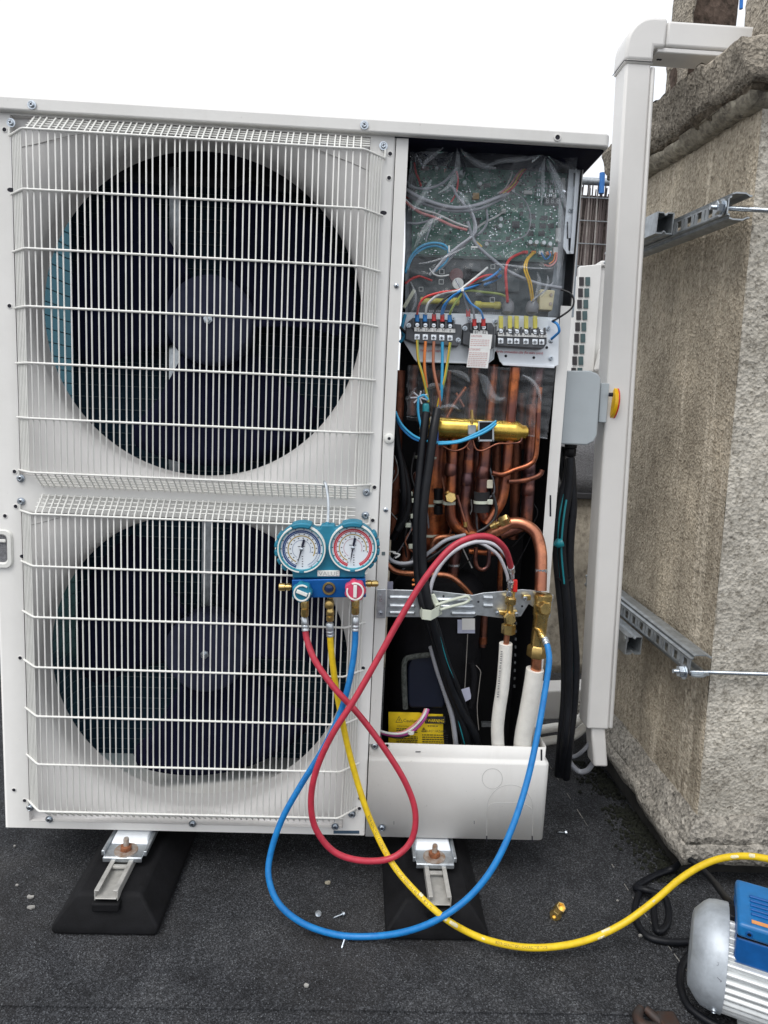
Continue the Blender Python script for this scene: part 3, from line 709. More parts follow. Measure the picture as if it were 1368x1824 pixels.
# --- heat exchanger
def lpath(y_in, z, r=.05):
    pts = [Vector((.03, .05, z))]
    for k in range(7):
        a = R(180-90*k/6); pts.append(Vector((.03+r+r*math.cos(a), .29-r+r*math.sin(a), z)))
    pts.append(Vector((.70, .29, z))); return pts
lp = lpath(0, 0); mb = MB(); vs = [q for q in lp]+[q+Vector((0,0,1.28)) for q in lp]; n = len(lp)
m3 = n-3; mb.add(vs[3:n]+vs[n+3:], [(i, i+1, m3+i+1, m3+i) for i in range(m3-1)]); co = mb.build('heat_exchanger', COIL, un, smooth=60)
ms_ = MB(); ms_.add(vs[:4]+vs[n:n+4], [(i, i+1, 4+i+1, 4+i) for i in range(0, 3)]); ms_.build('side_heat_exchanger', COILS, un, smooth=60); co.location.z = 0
mb = MB(); mb.tube([q-Vector(((q.x < .1)*-.004, .004, 0)) for q in lp], .0011, 5, False); tm = mb.mesh('coil_tube', M('coil_tube_metal', (.085,.12,.14), .5, .3))
for i in range(50): link('coil_tube', tm, co, (0, 0, .02+i*.0254))
MB().box(.002, .0035, .03, .33, 0, ZL-.002).build('left_guard', M('guard_grey', (.25,.27,.28), .6), un) if False else None
# --- fans
def fan(zc):
    yf = .12
    f = MB().lathe((.352, yf+.06, zc), (0,-1,0), [(.086, 0), (.086, .045), (.083, .055), (.078, .0585), (.03, .060), (0, .060)], 48).build('fan', HUBM, un)
    NR, NA = 10, 14
    for b in range(3):
        gap = 101+120*b; mb = MB(); vs = []; fs = []
        for i in range(NR+1):
            t = i/NR; r = .082+(.286-.082)*t; g0 = gap-2*t; hw = 13+5*math.sin(t*3.1)+ (9*((t-.8)/.2)**2 if t > .8 else 0)
            for k in range(NA+1):
                s = k/NA; a = R(g0+hw+(120-2*hw)*s)
                y = yf+.012+.07*s+.012*math.sin(s*math.pi)-.01*t
                vs.append((.352+r*math.cos(a), y, zc+r*math.sin(a)))
        for i in range(NR):
            for k in range(NA): q = i*(NA+1)+k; fs.append((q, q+1, q+NA+2, q+NA+1))
        mb.add(vs, fs); o = mb.build('blade', NAVY, f, smooth=60); s_ = o.modifiers.new('solid', 'SOLIDIFY'); s_.thickness = .003
    mb = MB(); mb.lathe((.352, yf, zc), (0,-1,0), [(.009,0),(.009,.002),(.006,.0025),(.006,.007),(.003,.007),(.003,.012),(0,.012)], 6); mb.build('hub_nut', ZINC, f)
    return f
fan(ZU); fan(ZLO)
for (zc, xs) in ((ZU, (311,)), (ZLO, (368,))):
    for i, xq in enumerate(xs):
        p = P(xq, 400 if zc > .6 else 985, .22); mb = MB(); mb.box(p.x-.010, p.x+.010, .218, .222, zc-.31, zc+.31); mb.box(p.x-.010, p.x-.008, .222, .238, zc-.31, zc+.31); mb.build('motor_bracket', GALV, un)
    MB().cyl((.352, .185, zc), (.352, .25, zc), .06, n=24).build('fan_motor', BLACK, un)
# --- wire grilles
GL, GR, YG = .0846, .639, -.040
def grille(zt, zb):
    rh, rv = .0020, .00138
    def hpath(z): return [(.045,-.003,z),(GL-.006,YG+.004,z),(GL,YG,z),(GL+.006,YG,z),(GR-.006,YG,z),(GR,YG,z),(GR+.006,YG+.004,z),(.677,-.003,z)]
    hp = [Vector(q) for q in hpath(0)]
    zs = [zt+(zb-zt)*k/6 for k in range(7)]
    mb = MB(); q = [v+Vector((0,0,zt)) for v in hp]; mb.tube([q[0]+Vector((0,0,.014)), q[0]+Vector((0,0,.002))]+q+[q[-1]+Vector((0,0,.002)), q[-1]+Vector((0,0,.014))], rh, 8, False)
    g = mb.build('grille', WIRE, un)
    mb = MB(); mb.tube(hp, rh, 8, False); hm = mb.mesh('crossbar', WIRE)
    for z in zs[1:6]: link('crossbar', hm, g, (0, 0, z))
    mb = MB(); q = [v+Vector((0,0,zb)) for v in hp]; mb.tube([q[0]-Vector((0,0,.014)), q[0]-Vector((0,0,.002))]+q+[q[-1]-Vector((0,0,.002)), q[-1]-Vector((0,0,.014))], rh, 8, False); mb.build('crossbar', WIRE, g)
    N = 48; yv = YG+rh*.9+rv*.6
    mb = MB(); mb.tube([(0,-.006,zb-.028),(0,yv+.003,zb-.004),(0,yv,zb+.002),(0,yv,zt-.002),(0,yv+.003,zt+.004),(0,-.006,zt+.031)], rv, 6, False); vm = mb.mesh('wire', WIRE)
    for i in range(N+1): link('wire', vm, g, (GL+.004+(GR-GL-.008)*i/N+random.uniform(-.0005,.0005), random.uniform(-.0004,.0004), 0), (0, random.uniform(-.0013,.0013), 0))
    mb = MB(); mb.tube([(0,0,zb+.001),(0,0,zt-.001)], rv, 6, False); sm = mb.mesh('side_wire', WIRE)
    for i in range(1, 7):
        t = i/7.2
        link('side_wire', sm, g, (GL-.003+(.05-GL)*t, YG+.004+.034*t, 0)); link('side_wire', sm, g, (GR+.003+(.674-GR)*t, YG+.004+.034*t, 0))
    mb = MB(); mb.tube([(GL-.002,0,0),(GR+.011,0,0)], rv*.9, 6, False); tm = mb.mesh('mesh_wire', WIRE)
    for i in range(4):
        t = (i+1)/4.4
        link('mesh_wire', tm, g, (0, yv+.003+(-.006-yv)*t+.002, zt+.004+.027*t)); link('mesh_wire', tm, g, (0, yv+.003+(-.006-yv)*t+.002, zb-.004-.024*t))
    return g
grille(1.2576, .6951); grille(.6223, .0598)
# --- lower service cover
mb = MB(); prof = [Vector((XS+.002, -.003, 0)), Vector((XW-.012, -.003, 0))]
for k in range(1, 7):
    a = R(-90+90*k/6); prof.append(Vector((XW-.011+.012*math.cos(a), .009+.012*math.sin(a), 0)))
prof.append(Vector((XW+.001, .094, 0)))
def inset(q, d):
    out = []
    for i, v in enumerate(q):
        a = q[max(i-1,0)]; b = q[min(i+1,len(q)-1)]; t = (b-a).normalized(); out.append(v+Vector((-t.y, t.x, 0))*d)
    return out
lev = [(0,.0),(0,.157),(.001,.160),(.006,.1635),(.0075,.167),(.0075,.192)]
vs = []; n = len(prof)
for d, z in lev: vs += [q+Vector((0,0,z)) for q in inset(prof, d)]
mb.add(vs, [(k*n+i, k*n+i+1, (k+1)*n+i+1, (k+1)*n+i) for k in range(len(lev)-1) for i in range(n-1)])
sv = mb.build('service_cover', PAINT, un, smooth=55); s_ = sv.modifiers.new('solid', 'SOLIDIFY'); s_.thickness = .0012; s_.offset = -1
screw(680, 1474, -.004, sv); screw(667, 1328, .003, sv); hole(689, 1328, .0035, sv)
for q in ((963,1335,966,1359),(866,1489,868,1499),(947,1489,949,1499)):
    MB().prect(q[0], q[1], q[2], q[3], (-.0035 if q[1] > 1400 else .0035), .0004).build('slit', DARKHOLE, sv, smooth=0)
def groove(pts): mb = MB(); mb.tube([P(x, y, -.0031) for x, y in pts], .00045, 5); mb.build('knockout_line', PAINT_D, sv)
groove([(877+18*math.cos(R(a)), 1387+18*math.sin(R(a))) for a in range(0, 361, 24)])
groove([(867,1489),(868,1440),(873,1420),(888,1404),(908,1398),(928,1403),(942,1417),(949,1436),(948,1489)])
groove([(868,1437),(878,1431),(895,1430),(915,1430),(935,1433),(948,1441)])
SCF = M('scuff_grey', (.2,.2,.2), .7)
for q in ((740,1338,749,1340,.0035),(844,1462,845.5,1468,-.0034),(701,1463,702.2,1469,-.0034)): MB().prect(*q, .0004).build('scuff', SCF, sv, smooth=0)
# ================================================================== INSIDE THE SERVICE OPENING
def rp(pts, i=0): return px2m(pts[i])
def pipe(name, mat, Y, rpx, *pts, n=12, parent=None, sub=6):
    q = path(Y, *pts); mb = MB()
    if isinstance(rpx, (list, tuple)): rr = [a*px2m(b) for a, b in zip(rpx, q)]
    else: rr = rpx*px2m(q[len(q)//2])
    mb.tube(q, rr, n, sub=sub); return mb.build(name, mat, parent or un, smooth=60)
def ring(name, mat, x, y, Y, rpx, hpx, parent=None):
    a = P(x, y-hpx/2, Y); b = P(x, y+hpx/2, Y); mb = MB(); mb.cyl(a, b, rpx*px2m(a), n=18); return mb.build(name, mat, parent or un)
# --- electrical box
ctl = MB().pprism([(722,258),(722,560),(1022,565),(1040,268)], .150, .004).build('control_box', M('control_box_sheet', (.30,.33,.36), .4, .7, var=.12), un)
MB().pprism([(726,246),(726,282),(1036,300),(1042,264)], .118, .004).build('box_top', M('box_black', (.018,.019,.028), .4), ctl)
MB().pprism([(738,266),(738,268.5),(1038,277),(1038,274)], .116, .004).build('box_edge', GALVD, ctl)
mb = MB(); mb.pprism([(1014,300),(1003,440),(1010,452),(1024,452),(1036,297),(1024,288)], .100, .002); mb.pprism([(1026,300),(1016,450),(1018,450),(1028,300)], .094, .006)
sb = mb.build('steel_bracket', SHEET, ctl)
screw(1016, 376, .0995, sb, SCRD)
for q in ((1022,308,1025,332),(1013,424,1019,446),(1010,395,1012,425)): MB().prect(*q, .0985, .001).build('slot', DARKHOLE, sb, smooth=0)
# main board
pcb = MB().pprism([(735,284),(733,452),(990,466),(1012,300)], .122, .002).build('circuit_board', PCB, un)
rnd = random.Random(11)
pm = {}
def comp(name, mat, x, y, w, h, d, par=None, Y=.122, bev=0): return MB().prect(x-w/2, y-h/2, x+w/2, y+h/2, Y-d, d-.0002).build(name, mat, par or pcb, smooth=0, bevel=bev)
for q in ((919,400,13,12),(948,385,11,8),(970,388,11,8),(948,402,11,8),(967,402,11,8),(945,416,11,8),(965,416,11,8),(982,402,9,8),(928,366,7,8),(929,380,6,6),(905,425,7,7),(868,330,12,7),(850,395,9,14),(892,348,10,6)): comp('chip', CHIP, q[0], q[1], q[2], q[3], .002)
for q in ((822,312,5.2),(826,329,3.6),(853,331,3.6),(822,360,3.8),(912,344,2.6),(890,393,3.8),(889,405,3.8),(942,434,3.8),(953,434,3.8),(966,435,3.8),(977,437,3.8),(781,290,2.6),(777,303,2.8),(865,437,3.6)):
    p = P(q[0], q[1], .122); r_ = q[2]*px2m(p); MB().lathe(p, (0,-1,0), [(r_,0),(r_,.012),(r_*.92,.0135),(0,.0135)], 16).build('capacitor', M('capacitor_top', (.72,.76,.78), .35, .3) if 'capacitor_top' not in bpy.data.materials else bpy.data.materials['capacitor_top'], pcb)
for q in ((756,286,14,5,MAROON),(757,299,14,5,MAROON),(917,296,14,6,PAPER),(941,342,14,6,PAPER),(898,376,6,8,PAPER),(848,349,11,11,M('tan_connector',(.62,.38,.14),.5)),(936,449,9,5,CRED),(951,449,8,5,W['orange']),(964,450,8,6,PAPER),(978,451,9,6,W['orange']),(990,446,8,12,PAPER),(1004,328,6,22,PAPER),(995,418,8,24,PAPER),(987,350,5,6,PAPER)): comp('connector', q[4], q[0], q[1], q[2], q[3], .007)
# seven-segment display
seg = comp('display', M('display_grey', (.16,.17,.17), .4), 985, 358, 30, 12, .006)
for i, x in enumerate((975,984,994)):
    mb = MB()
    ptext(mb, '8', x-3.2, 362, .1155, 8.5, 6); mb.build('digit', PRWHITE, seg, smooth=0)
# tracks and tiny parts that cannot be told apart
for nm, mt, cnt, s0_, s1_ in (('solder_dots', TIN, 520, .5, 1.1), ('resistors', CHIP, 330, .9, 2.0), ('silk_print', PRWHITE, 330, .3, 1.2)):
    mb = MB()
    for i in range(cnt):
        v = rnd.random(); y = 288+170*v; x = rnd.uniform(737, 1008-22*v)
        if nm != 'solder_dots' and rnd.random() < .6: x = round(x/9)*9+rnd.uniform(-1,1); y = round(y/6)*6
        w_, h_ = rnd.uniform(s0_, s1_), rnd.uniform(s0_, s1_)*(.5 if nm == 'silk_print' else 1)
        if nm == 'silk_print': w_ *= 2.2
        mb.prect(x-w_, y-h_, x+w_, y+h_, .1215-rnd.uniform(0,.0012), .001)
    tag(mb.build(nm, mt, pcb, smooth=0), kind='stuff')
for r_ in range(4):
    for k in range(15):
        if rnd.random() < .8: comp('jumper', TIN if k % 3 else CHIP, 956+k*3.6-r_*.8+rnd.uniform(-.5,.5), 322+r_*8+k*.25, 2.0, 5.5, .0015)
# inverter module below the board
mod = MB().pprism([(733,456),(728,562),(975,570),(988,468)], .118, .02).build('inverter_module', PCBM, un)
MB().pprism([(733,452),(733,456),(988,468),(989,463)], .112, .01).build('board_edge', M('board_edge_green', (.05,.10,.085), .4), mod)
for q in ((787,484,9,9),(786,502,9,9),(750,515,8,8),(877,534,9,9),(878,475,8,8)):
    mb = MB()
    for a in ((-1,-1,1,-.75),(-1,.75,1,1),(-1,-1,-.75,1),(.75,-1,1,1)): mb.prect(q[0]+a[0]*q[2]/2, q[1]+a[1]*q[3]/2, q[0]+a[2]*q[2]/2, q[1]+a[3]*q[3]/2, .1175, .0006)
    mb.build('print_square', PRWHITE, mod, smooth=0)
MB().pdisc(813, 490, 12, .100, .02).build('choke', MAROON, mod); MB().pdisc(816, 505, 10, .095, .02).build('white_coil', WPLAS, mod); MB().prect(826,478,840,498,.1,.015).build('relay', BLACK, mod, bevel=.001)
for q in ((843,476,26,16),(862,520,30,14),(905,500,40,40)): comp('module_block', M('module_grey', (.07,.085,.09), .5) if 'module_grey' not in bpy.data.materials else bpy.data.materials['module_grey'], *q, .006, mod, .118, .001)
for (xa_, xb_, y) in ((748,818,536),(845,892,543)):
    a = P(xa_, y, .085); b = P(xb_, y+1.5, .085); mb = MB(); mb.lathe(a, b-a, [(.005,0),(.0072,.002),(.0072,.012),(.0055,.013),(.0055,(b-a).length-.013),(.0072,(b-a).length-.012),(.0072,(b-a).length-.002),(.005,(b-a).length)], 14); mb.build('fuse_holder', TRANSY, mod)
MB().pprism([(962,515),(960,552),(984,553),(989,517)], .09, .02).build('relay_block', M('cream_relay', (.66,.58,.36), .5), mod, bevel=.002)
for q in ((982,525),(981,541)): MB().pdisc(q[0], q[1], 3, .0885, .002).build('relay_screw', RUSTW, mod)
for q in ((905,548,11),(948,549,12)):
    p = P(q[0], q[1], .07); r_ = q[2]*px2m(p); m_ = MB(); m_.lathe(p+Vector((0,0,.016)), (0,0,-1), [(r_*.35,0),(r_*.8,.006),(r_,.014),(r_*.9,.024),(r_*.4,.028),(0,.029)], 16); m_.build('ferrite_sleeve', M('grey_shrink', (.17,.17,.18), .5) if 'grey_shrink' not in bpy.data.materials else bpy.data.materials['grey_shrink'], mod)
# terminal plate
tp = MB().pprism([(716,556),(714,600),(738,640),(745,646),(866,648),(878,640),(882,626),(885,626),(890,644),(898,650),(986,654),(995,650),(996,566),(885,560)], .082, .0015).build('terminal_plate', SHEET, un, bevel=.001)
mb = MB(); mb.pprism([(740,641),(866,646),(878,638),(881,610),(883,610),(880,640),(868,649),(742,645)], .079, .003); mb.pprism([(893,646),(988,651),(988,656),(896,651)], .078, .004); mb.build('plate_rim', SHEET, tp, bevel=.001)
for q in ((901,634),(951,637),(974,619),(982,609)): MB().pdisc(q[0], q[1], 2.4, .0812, .0006).build('plate_hole', DARKHOLE, tp)
for q in ((976,585),(981,606),(981,638),(882,573),(807,568),(836,569),(834,559)): screw(q[0], q[1], .081, tp, SCRS)
mb = MB(); ptext(mb, 'For the power supply', 749, 626, .0805, 4.2, 37, .02); ptext(mb, 'For the communication cable  (For central control)', 884, 628, .0805, 4.6, 84, .04)
mb.build('lettering', PRRED, tp, smooth=0)
mb = MB()
for x0_, x1_, y in ((764,806,554),(852,893,558)):
    x = x0_
    while x < x1_: l = rnd.uniform(1.5, 3); mb.prect(x, y-1.5, x+l, y+1.5, .0803, .0003); x += l+.9
mb.build('small_print', M('grey_print', (.25,.26,.28), .6), tp, smooth=0)
def tblock(poly, xs, ytop, ylab, ybot, labels, labx, par, slope=.02, lugs=None, bottoms=None):
    b = MB().pprism(poly, .060, .021).build('terminal_block', TBLK, un, bevel=.0012)
    n = len(xs)
    for i in range(n+1):
        xq = (xs[0]*2-xs[1]+xs[0])/2 if i == 0 else (xs[-1]+(xs[-1]-xs[-2])/2 if i == n else (xs[i-1]+xs[i])/2)
        MB().pprism([(xq-1.4, ytop-9+slope*(xq-xs[0])), (xq-1.4, ytop+6), (xq+1.4, ytop+6), (xq+1.4, ytop-9+slope*(xq-xs[0]))], .052, .008).build('divider', TBLK, b, bevel=.0006)
    for i, x in enumerate(xs):
        yo_ = slope*(x-xs[0])
        p = P(x, ytop+yo_, .0595); MB().lathe(p, (0,-1,0), [(.0052,0),(.0052,.002),(.0036,.0035),(0,.0036)], 14).build('terminal_screw', TIN, b)
        MB().prect(x-2.6, ytop+yo_-.5, x+2.6, ytop+yo_+.5, .0555, .001).build('screw_slot', DARKHOLE, b, smooth=0)
        MB().prect(x-4.8, ybot+yo_-5, x+4.8, ybot+yo_+5, .0585, .002).build('clamp', TIN, b, bevel=.0005)
        p = P(x, ybot+yo_, .0585); MB().lathe(p, (0,-1,0), [(.0040,0),(.0038,.002),(0,.0024)], 12).build('clamp_screw', TIN, b)
        mb = MB(); mb.prect(x-2.8, ybot+yo_-.6, x+2.8, ybot+yo_+.6, .0556, .0006); mb.prect(x-.6, ybot+yo_-2.8, x+.6, ybot+yo_+2.8, .0555, .0006); mb.build('screw_cross', DARKHOLE, b, smooth=0)
    lb = MB().pprism([(labx[0], ylab-3.5), (labx[0], ylab+3.5), (labx[1], ylab+3.5+slope*(labx[1]-labx[0])), (labx[1], ylab-3.5+slope*(labx[1]-labx[0]))], .0575, .003).build('marker_strip', PAPER, b, smooth=0)
    mb = MB()
    for s_, x in labels: ptext(mb, s_, x, ylab+2.3+slope*(x-labx[0]), .0572, 4.6, None, slope)
    mb.build('lettering', PRINT, lb, smooth=0)
    return b
b1 = tblock([(724,576),(722,604),(737,610),(816,617),(822,600),(822,578),(810,577),(808,570),(735,566)], [743,757.5,772.5,787,801.5], 579, 586.5, 600, (('L1',742),('L2',757),('L3',772),('N',787),('±',800)), (738,811), tp, .035)
b2_ = tblock([(826,578),(824,612),(836,617),(880,620),(881,583),(876,575),(835,574)], [846.5,861.5], 583, 591.5, 602, (('B1',845),('B2',859)), (843,869), tp, .035)
b3 = tblock([(887,588),(886,616),(968,621),(974,612),(974,592),(960,585)], [892,908.5,920.5,937,953,965], 590, 595, 607, (('M1',888),('M2',909),('S',920),('M1',934),('M2',955),('S',966)), (887,974), tp, .03)
for q in ((728,580),(828,585),(816,606)): screw(q[0], q[1], .0595, b1, SCRS)
cn = MB(); cn.pprism([(838,594),(836,619),(874,622),(877,596)], .050, .0006); cn.pprism([(836,619),(831,654),(869,656),(873,622)], .0502, .0006); cn = cn.build('caution_card', PAPER, un, smooth=0)
mb = MB(); ptext(mb, 'CAUTION', 839, 600, .0495, 3.6, 19, .03)
ptext(mb, 'ОСТОРОЖНО', 834.5, 624, .0497, 3.4, 21, .03)
for i in range(15):
    y = 605+i*3.3
    if 618 < y < 627: continue
    x = 839-i*.45; k = 0
    while k < 32:
        l = rnd.uniform(2, 5); mb.prect(x+k, y+k*.03-.35, min(x+k+l, x+33), y+k*.03+.35, .0496, .0002); k += l+1.2
mb.build('lettering', M('faded_red_print', (.55,.2,.2), .6), cn, smooth=0)
for i, x in enumerate((893,909,921,938,954)):
    MB().pprism([(x-4,562),(x-4,585),(x+3.5,586),(x+3.5,563)], .062, .006).build('spade_cover', TRANSY, b3, bevel=.001)
for x, y, m_ in ((743,566,'blue'),(757,566,'blue'),(773,565,'red'),(788,566,'red'),(801,567,'blue'),(845,574,'red'),(861,574,'red'),(834,557,'red')):
    q = path(.056, (x,y-6),(x,y+7)); MB().tube(q, .0042, 10, False).build('crimp_lug', W[m_], b1)
# --- leads (each wire a part of its own)
def lead(col, rpx, Y, *pts): return pipe('lead', W[col], Y, rpx, *pts, n=7, sub=5)
lead('red',2.2,.05,(743,560),(746,545,.042),(757,530,.038),(785,521,.035),(815,517,.034),(835,508,.034),(850,497,.036),(870,490,.05),(884,492,.08))
lead('white',2.2,.05,(758,560),(763,540,.04),(785,523,.036),(815,518,.033),(830,508,.033),(850,492,.036),(868,477,.06))
lead('black',2.2,.05,(773,559),(780,545,.04),(800,527,.035),(822,517,.032),(845,506,.032),(870,500,.04),(886,495,.07))
lead('blue',2.4,.05,(788,559),(795,540,.04),(810,525,.034),(826,516,.031),(850,507,.034),(880,490,.05),(893,478,.08))
lead('blue',2.0,.05,(786,560),(790,545,.04),(806,527,.034),(824,515,.031))
lead('green',2.2,.05,(801,560),(806,548,.042),(818,530,.036),(830,518,.036),(860,520,.05),(890,524,.06),(903,530,.07))
lead('grey',2.0,.05,(834,553),(830,540,.042),(824,520,.033),(812,498,.05))
lead('grey',2.0,.05,(845,568),(842,548,.042),(834,532,.036),(824,516,.033))
lead('blue',2.0,.05,(861,568),(855,553,.042),(838,540,.036),(825,520,.033))
lead('red',2.6,.06,(904,538),(902,510,.05),(901,480,.05),(908,462,.07),(925,452,.1),(934,449,.115))
lead('yellow',1.7,.06,(947,536),(942,505,.05),(934,480,.05),(938,462,.07),(950,449,.115)); lead('yellow',1.7,.062,(950,536),(946,505,.053),(938,480,.053),(941,462,.073),(953,450,.115))
lead('blue',1.4,.11,(964,450),(972,462),(980,455),(978,448)); lead('pink',1.6,.11,(992,450),(990,465,.1),(980,474,.1),(970,472,.11)); lead('orange',1.4,.11,(989,450),(986,464,.1),(978,470,.1))
lead('grey',3.0,.09,(833,395,.07),(845,430,.065),(860,447,.062),(885,468,.058),(905,483,.055),(935,497,.055),(965,507,.056),(1000,513,.06))
lead('black',1.8,.058,(1000,516),(1015,522,.05),(1022,534,.048),(1018,549,.05),(1000,563,.055),(984,572,.065))
lead('blue',2.4,.07,(984,572),(993,578,.06),(996,590,.06),(989,598,.07),(982,604,.078))
lead('grey',1.4,.06,(986,503),(970,518),(957,528),(945,538))
# grey bundles over the board
lead('lgrey',3.2,.085,(720,335),(735,345,.075),(755,355,.07),(785,365,.065),(815,370,.06),(850,365,.06),(885,352,.07),(905,345,.09))
lead('grey',3.0,.088,(722,345),(745,358,.078),(785,372,.07),(820,376,.064),(860,370,.064),(900,350,.085))
lead('grey',2.4,.08,(722,322),(735,333,.075),(760,336,.07),(790,325,.068),(812,300,.075))
lead('lgrey',2.6,.07,(805,330),(815,350),(835,375),(845,395),(843,415),(830,430),(800,455),(780,475),(765,490))
lead('lgrey',2.4,.066,(838,372),(845,390),(848,408),(842,420),(815,440),(790,462),(770,487))
lead('grey',2.2,.072,(866,372),(868,395),(858,412),(840,425),(815,446),(785,480))
lead('white',1.7,.068,(722,355),(740,370),(775,380),(810,396),(835,405))
lead('pink',2.6,.068,(720,358),(745,377),(775,388),(805,402),(832,410)); lead('red',1.8,.075,(813,305),(816,320),(812,345),(803,360))
lead('red',2.2,.10,(738,290),(740,305),(746,320),(750,332)); lead('red',2.4,.09,(716,350),(730,352),(735,350)); lead('white',2.0,.085,(898,376,.112),(885,385),(862,397),(845,410))
lead('grey',2.0,.07,(726,397),(745,398),(770,390),(785,375)); lead('grey',1.6,.07,(775,372),(770,390),(766,405),(758,430))
lead('yellow',1.5,.10,(935,300,.112),(925,310),(915,328,.09),(895,345,.085)); lead('pink',1.5,.10,(930,300,.112),(920,312),(908,330,.09),(890,345,.085)); lead('red',1.4,.10,(937,301,.112),(928,312),(918,330,.09),(900,346,.085)); lead('white',1.4,.10,(912,306,.112),(910,315),(900,335,.09),(888,344,.085))
lead('yellow',2.0,.075,(843,428),(850,433),(858,440))
for k in range(4): lead('black',1.6,.10,(742+k*3,262),(733+k*3,280),(729+k*2,305),(732+k*3,325+k*3),(724,340+k*4))
lead('black',2.2,.09,(722,330),(728,342),(735,352)); lead('black',2.2,.09,(720,345),(724,355),(730,362))
lead('grey',1.2,.10,(905,338),(930,352),(942,372),(945,395),(935,420),(900,430),(858,428))
lead('lblue',2.2,.07,(722,485),(730,460),(748,440),(770,433),(790,436),(799,448),(793,468),(770,486)); lead('lblue',2.2,.073,(725,480),(735,458),(752,444),(775,438),(795,445)); lead('blue',2.0,.076,(722,487),(728,468),(742,448),(765,436))
lead('blue',2.6,.075,(893,490),(880,500),(862,508)); lead('red',2.4,.09,(722,505),(735,496),(748,492)); lead('red',1.8,.085,(748,492),(770,500)); lead('white',1.4,.06,(765,478),(772,488),(785,492),(800,490))
MB().pprism([(736,514),(717,546),(722,549),(741,518)], .07, .012).build('foam_strip', M('cream_foam', (.60,.60,.46), .8), un)
lead('lblue',3,.075,(722,560),(716,585),(720,600),(712,610)); lead('black',2.4,.07,(712,582),(722,592),(734,600))
for q in ((845,440,12,3,25),(800,443,3,12,-40),(824,516,5,6,0)):
    MB().prect(q[0]-q[2]/2, q[1]-q[3]/2, q[0]+q[2]/2, q[1]+q[3]/2, .055 if q[1] < 500 else .0265, .003).build('wire_tie', WPLAS, un, bevel=.0005)
# supply cores dropping from block L1..PE to the black cables
lead('green',2.6,.052,(743,606),(745,640,.05),(752,665,.05),(758,690,.055),(763,716,.06)); lead('yellow',1.2,.0495,(742,606),(744,640,.0475),(751,665,.0475),(757,690,.0525),(762,716,.0575))
lead('orange',2.8,.053,(758,608),(756,640),(757,665,.055),(760,690,.06))
lead('brown',2.8,.052,(773,608),(772,650),(778,685,.05),(784,710,.055),(782,724,.06)); lead('lblue',2.8,.051,(788,609),(788,650),(787,685,.05),(786,708,.055),(781,724,.06))
lead('green',2.6,.052,(802,610),(798,640),(792,675,.05),(785,700,.055),(780,724,.06)); lead('yellow',1.2,.0495,(801,610),(797,640,.0495),(791,675,.0475),(784,700,.0525),(779,724,.0575))
# --- film
def film(corners, nu, nv, Y, amp, seed, name='plastic_film'):
    mb = MB(); vs = []; fs = []
    (ax_, ay_), (bx_, by_), (cx_, cy_), (dx_, dy_) = corners
    off = Vector((seed*3.1, seed*1.7, 0))
    for j in range(nv+1):
        v = j/nv
        for i in range(nu+1):
            u = i/nu
            x = (ax_*(1-u)+bx_*u)*(1-v)+(dx_*(1-u)+cx_*u)*v; y = (ay_*(1-u)+by_*u)*(1-v)+(dy_*(1-u)+cy_*u)*v
            q = Vector((u*4, v*6, seed)); rdg = abs(noise.noise(q+off)); rdg2 = abs(noise.noise(q*2.3+off*2)); rdg3 = abs(noise.noise(Vector((u*9+v*5, v*3-u*2, seed))))
            e = max(0, 1-4*v)
            d = amp*(1.5*(1-2*rdg)**3+.7*(1-2*rdg2)**3+.7*max(0, 1-3*rdg3)+.6*noise.noise(q*.6))
            if name == 'plastic_film':
                for (tx, ty) in ((812,258),(970,272),(738,268)):
                    dd = math.hypot(x-tx, (y-ty)*.6); a_ = math.atan2(y-ty, x-tx); d += amp*2.2*math.exp(-dd/55)*math.sin(a_*9+tx)
            edge = 6*noise.noise(Vector((u*5, seed*7, v*7))) if (i in (0, nu) or j in (0, nv)) else 0
            vs.append(P(x+edge*.5, y+edge, Y-d))
    for j in range(nv):
        for i in range(nu): k = j*(nu+1)+i; fs.append((k, k+1, k+nu+2, k+nu+1))
    mb.add(vs, fs); return mb.build(name, FILM, un, smooth=180)
film([(730,268),(1030,280),(990,572),(722,560)], 90, 90, .040, .0042, 1.0)
film([(726,650),(990,655),(975,782),(724,748)], 44, 26, .085, .004, 4.0, 'film_skirt')
def flap(pts, Y, bend):
    mb = MB(); q = [P(x, y, Y-b_) for (x, y), b_ in zip(pts, bend)]; n = len(q)//2; vs = q; fs = [(i, i+1, n+i+1, n+i) for i in range(n-1)]
    mb.add(vs, fs); o = mb.build('film_flap', FILM, un, smooth=180); s = o.modifiers.new('sub', 'SUBSURF'); s.levels = s.render_levels = 2; return o
flap([(815,258),(830,275),(858,288),(880,288), (812,262),(825,295),(850,318),(870,330)], .05, [.01,.02,.02,.01,0,.004,.008,.004])
flap([(974,278),(985,300),(1000,325),(1012,350), (972,290),(978,315),(992,345),(1004,366)], .05, [.012,.02,.018,.006,0,.006,.006,.002])
flap([(756,250),(775,248),(790,262),(780,270), (757,285),(765,280),(785,268),(790,264)], .05, [.01,.02,.02,.01,0,.01,.012,.01])
flap([(995,352),(1005,372),(1010,400),(1003,430), (990,370),(994,395),(998,420),(999,450)], .05, [.012,.018,.012,.004,0,.004,.004,.002])

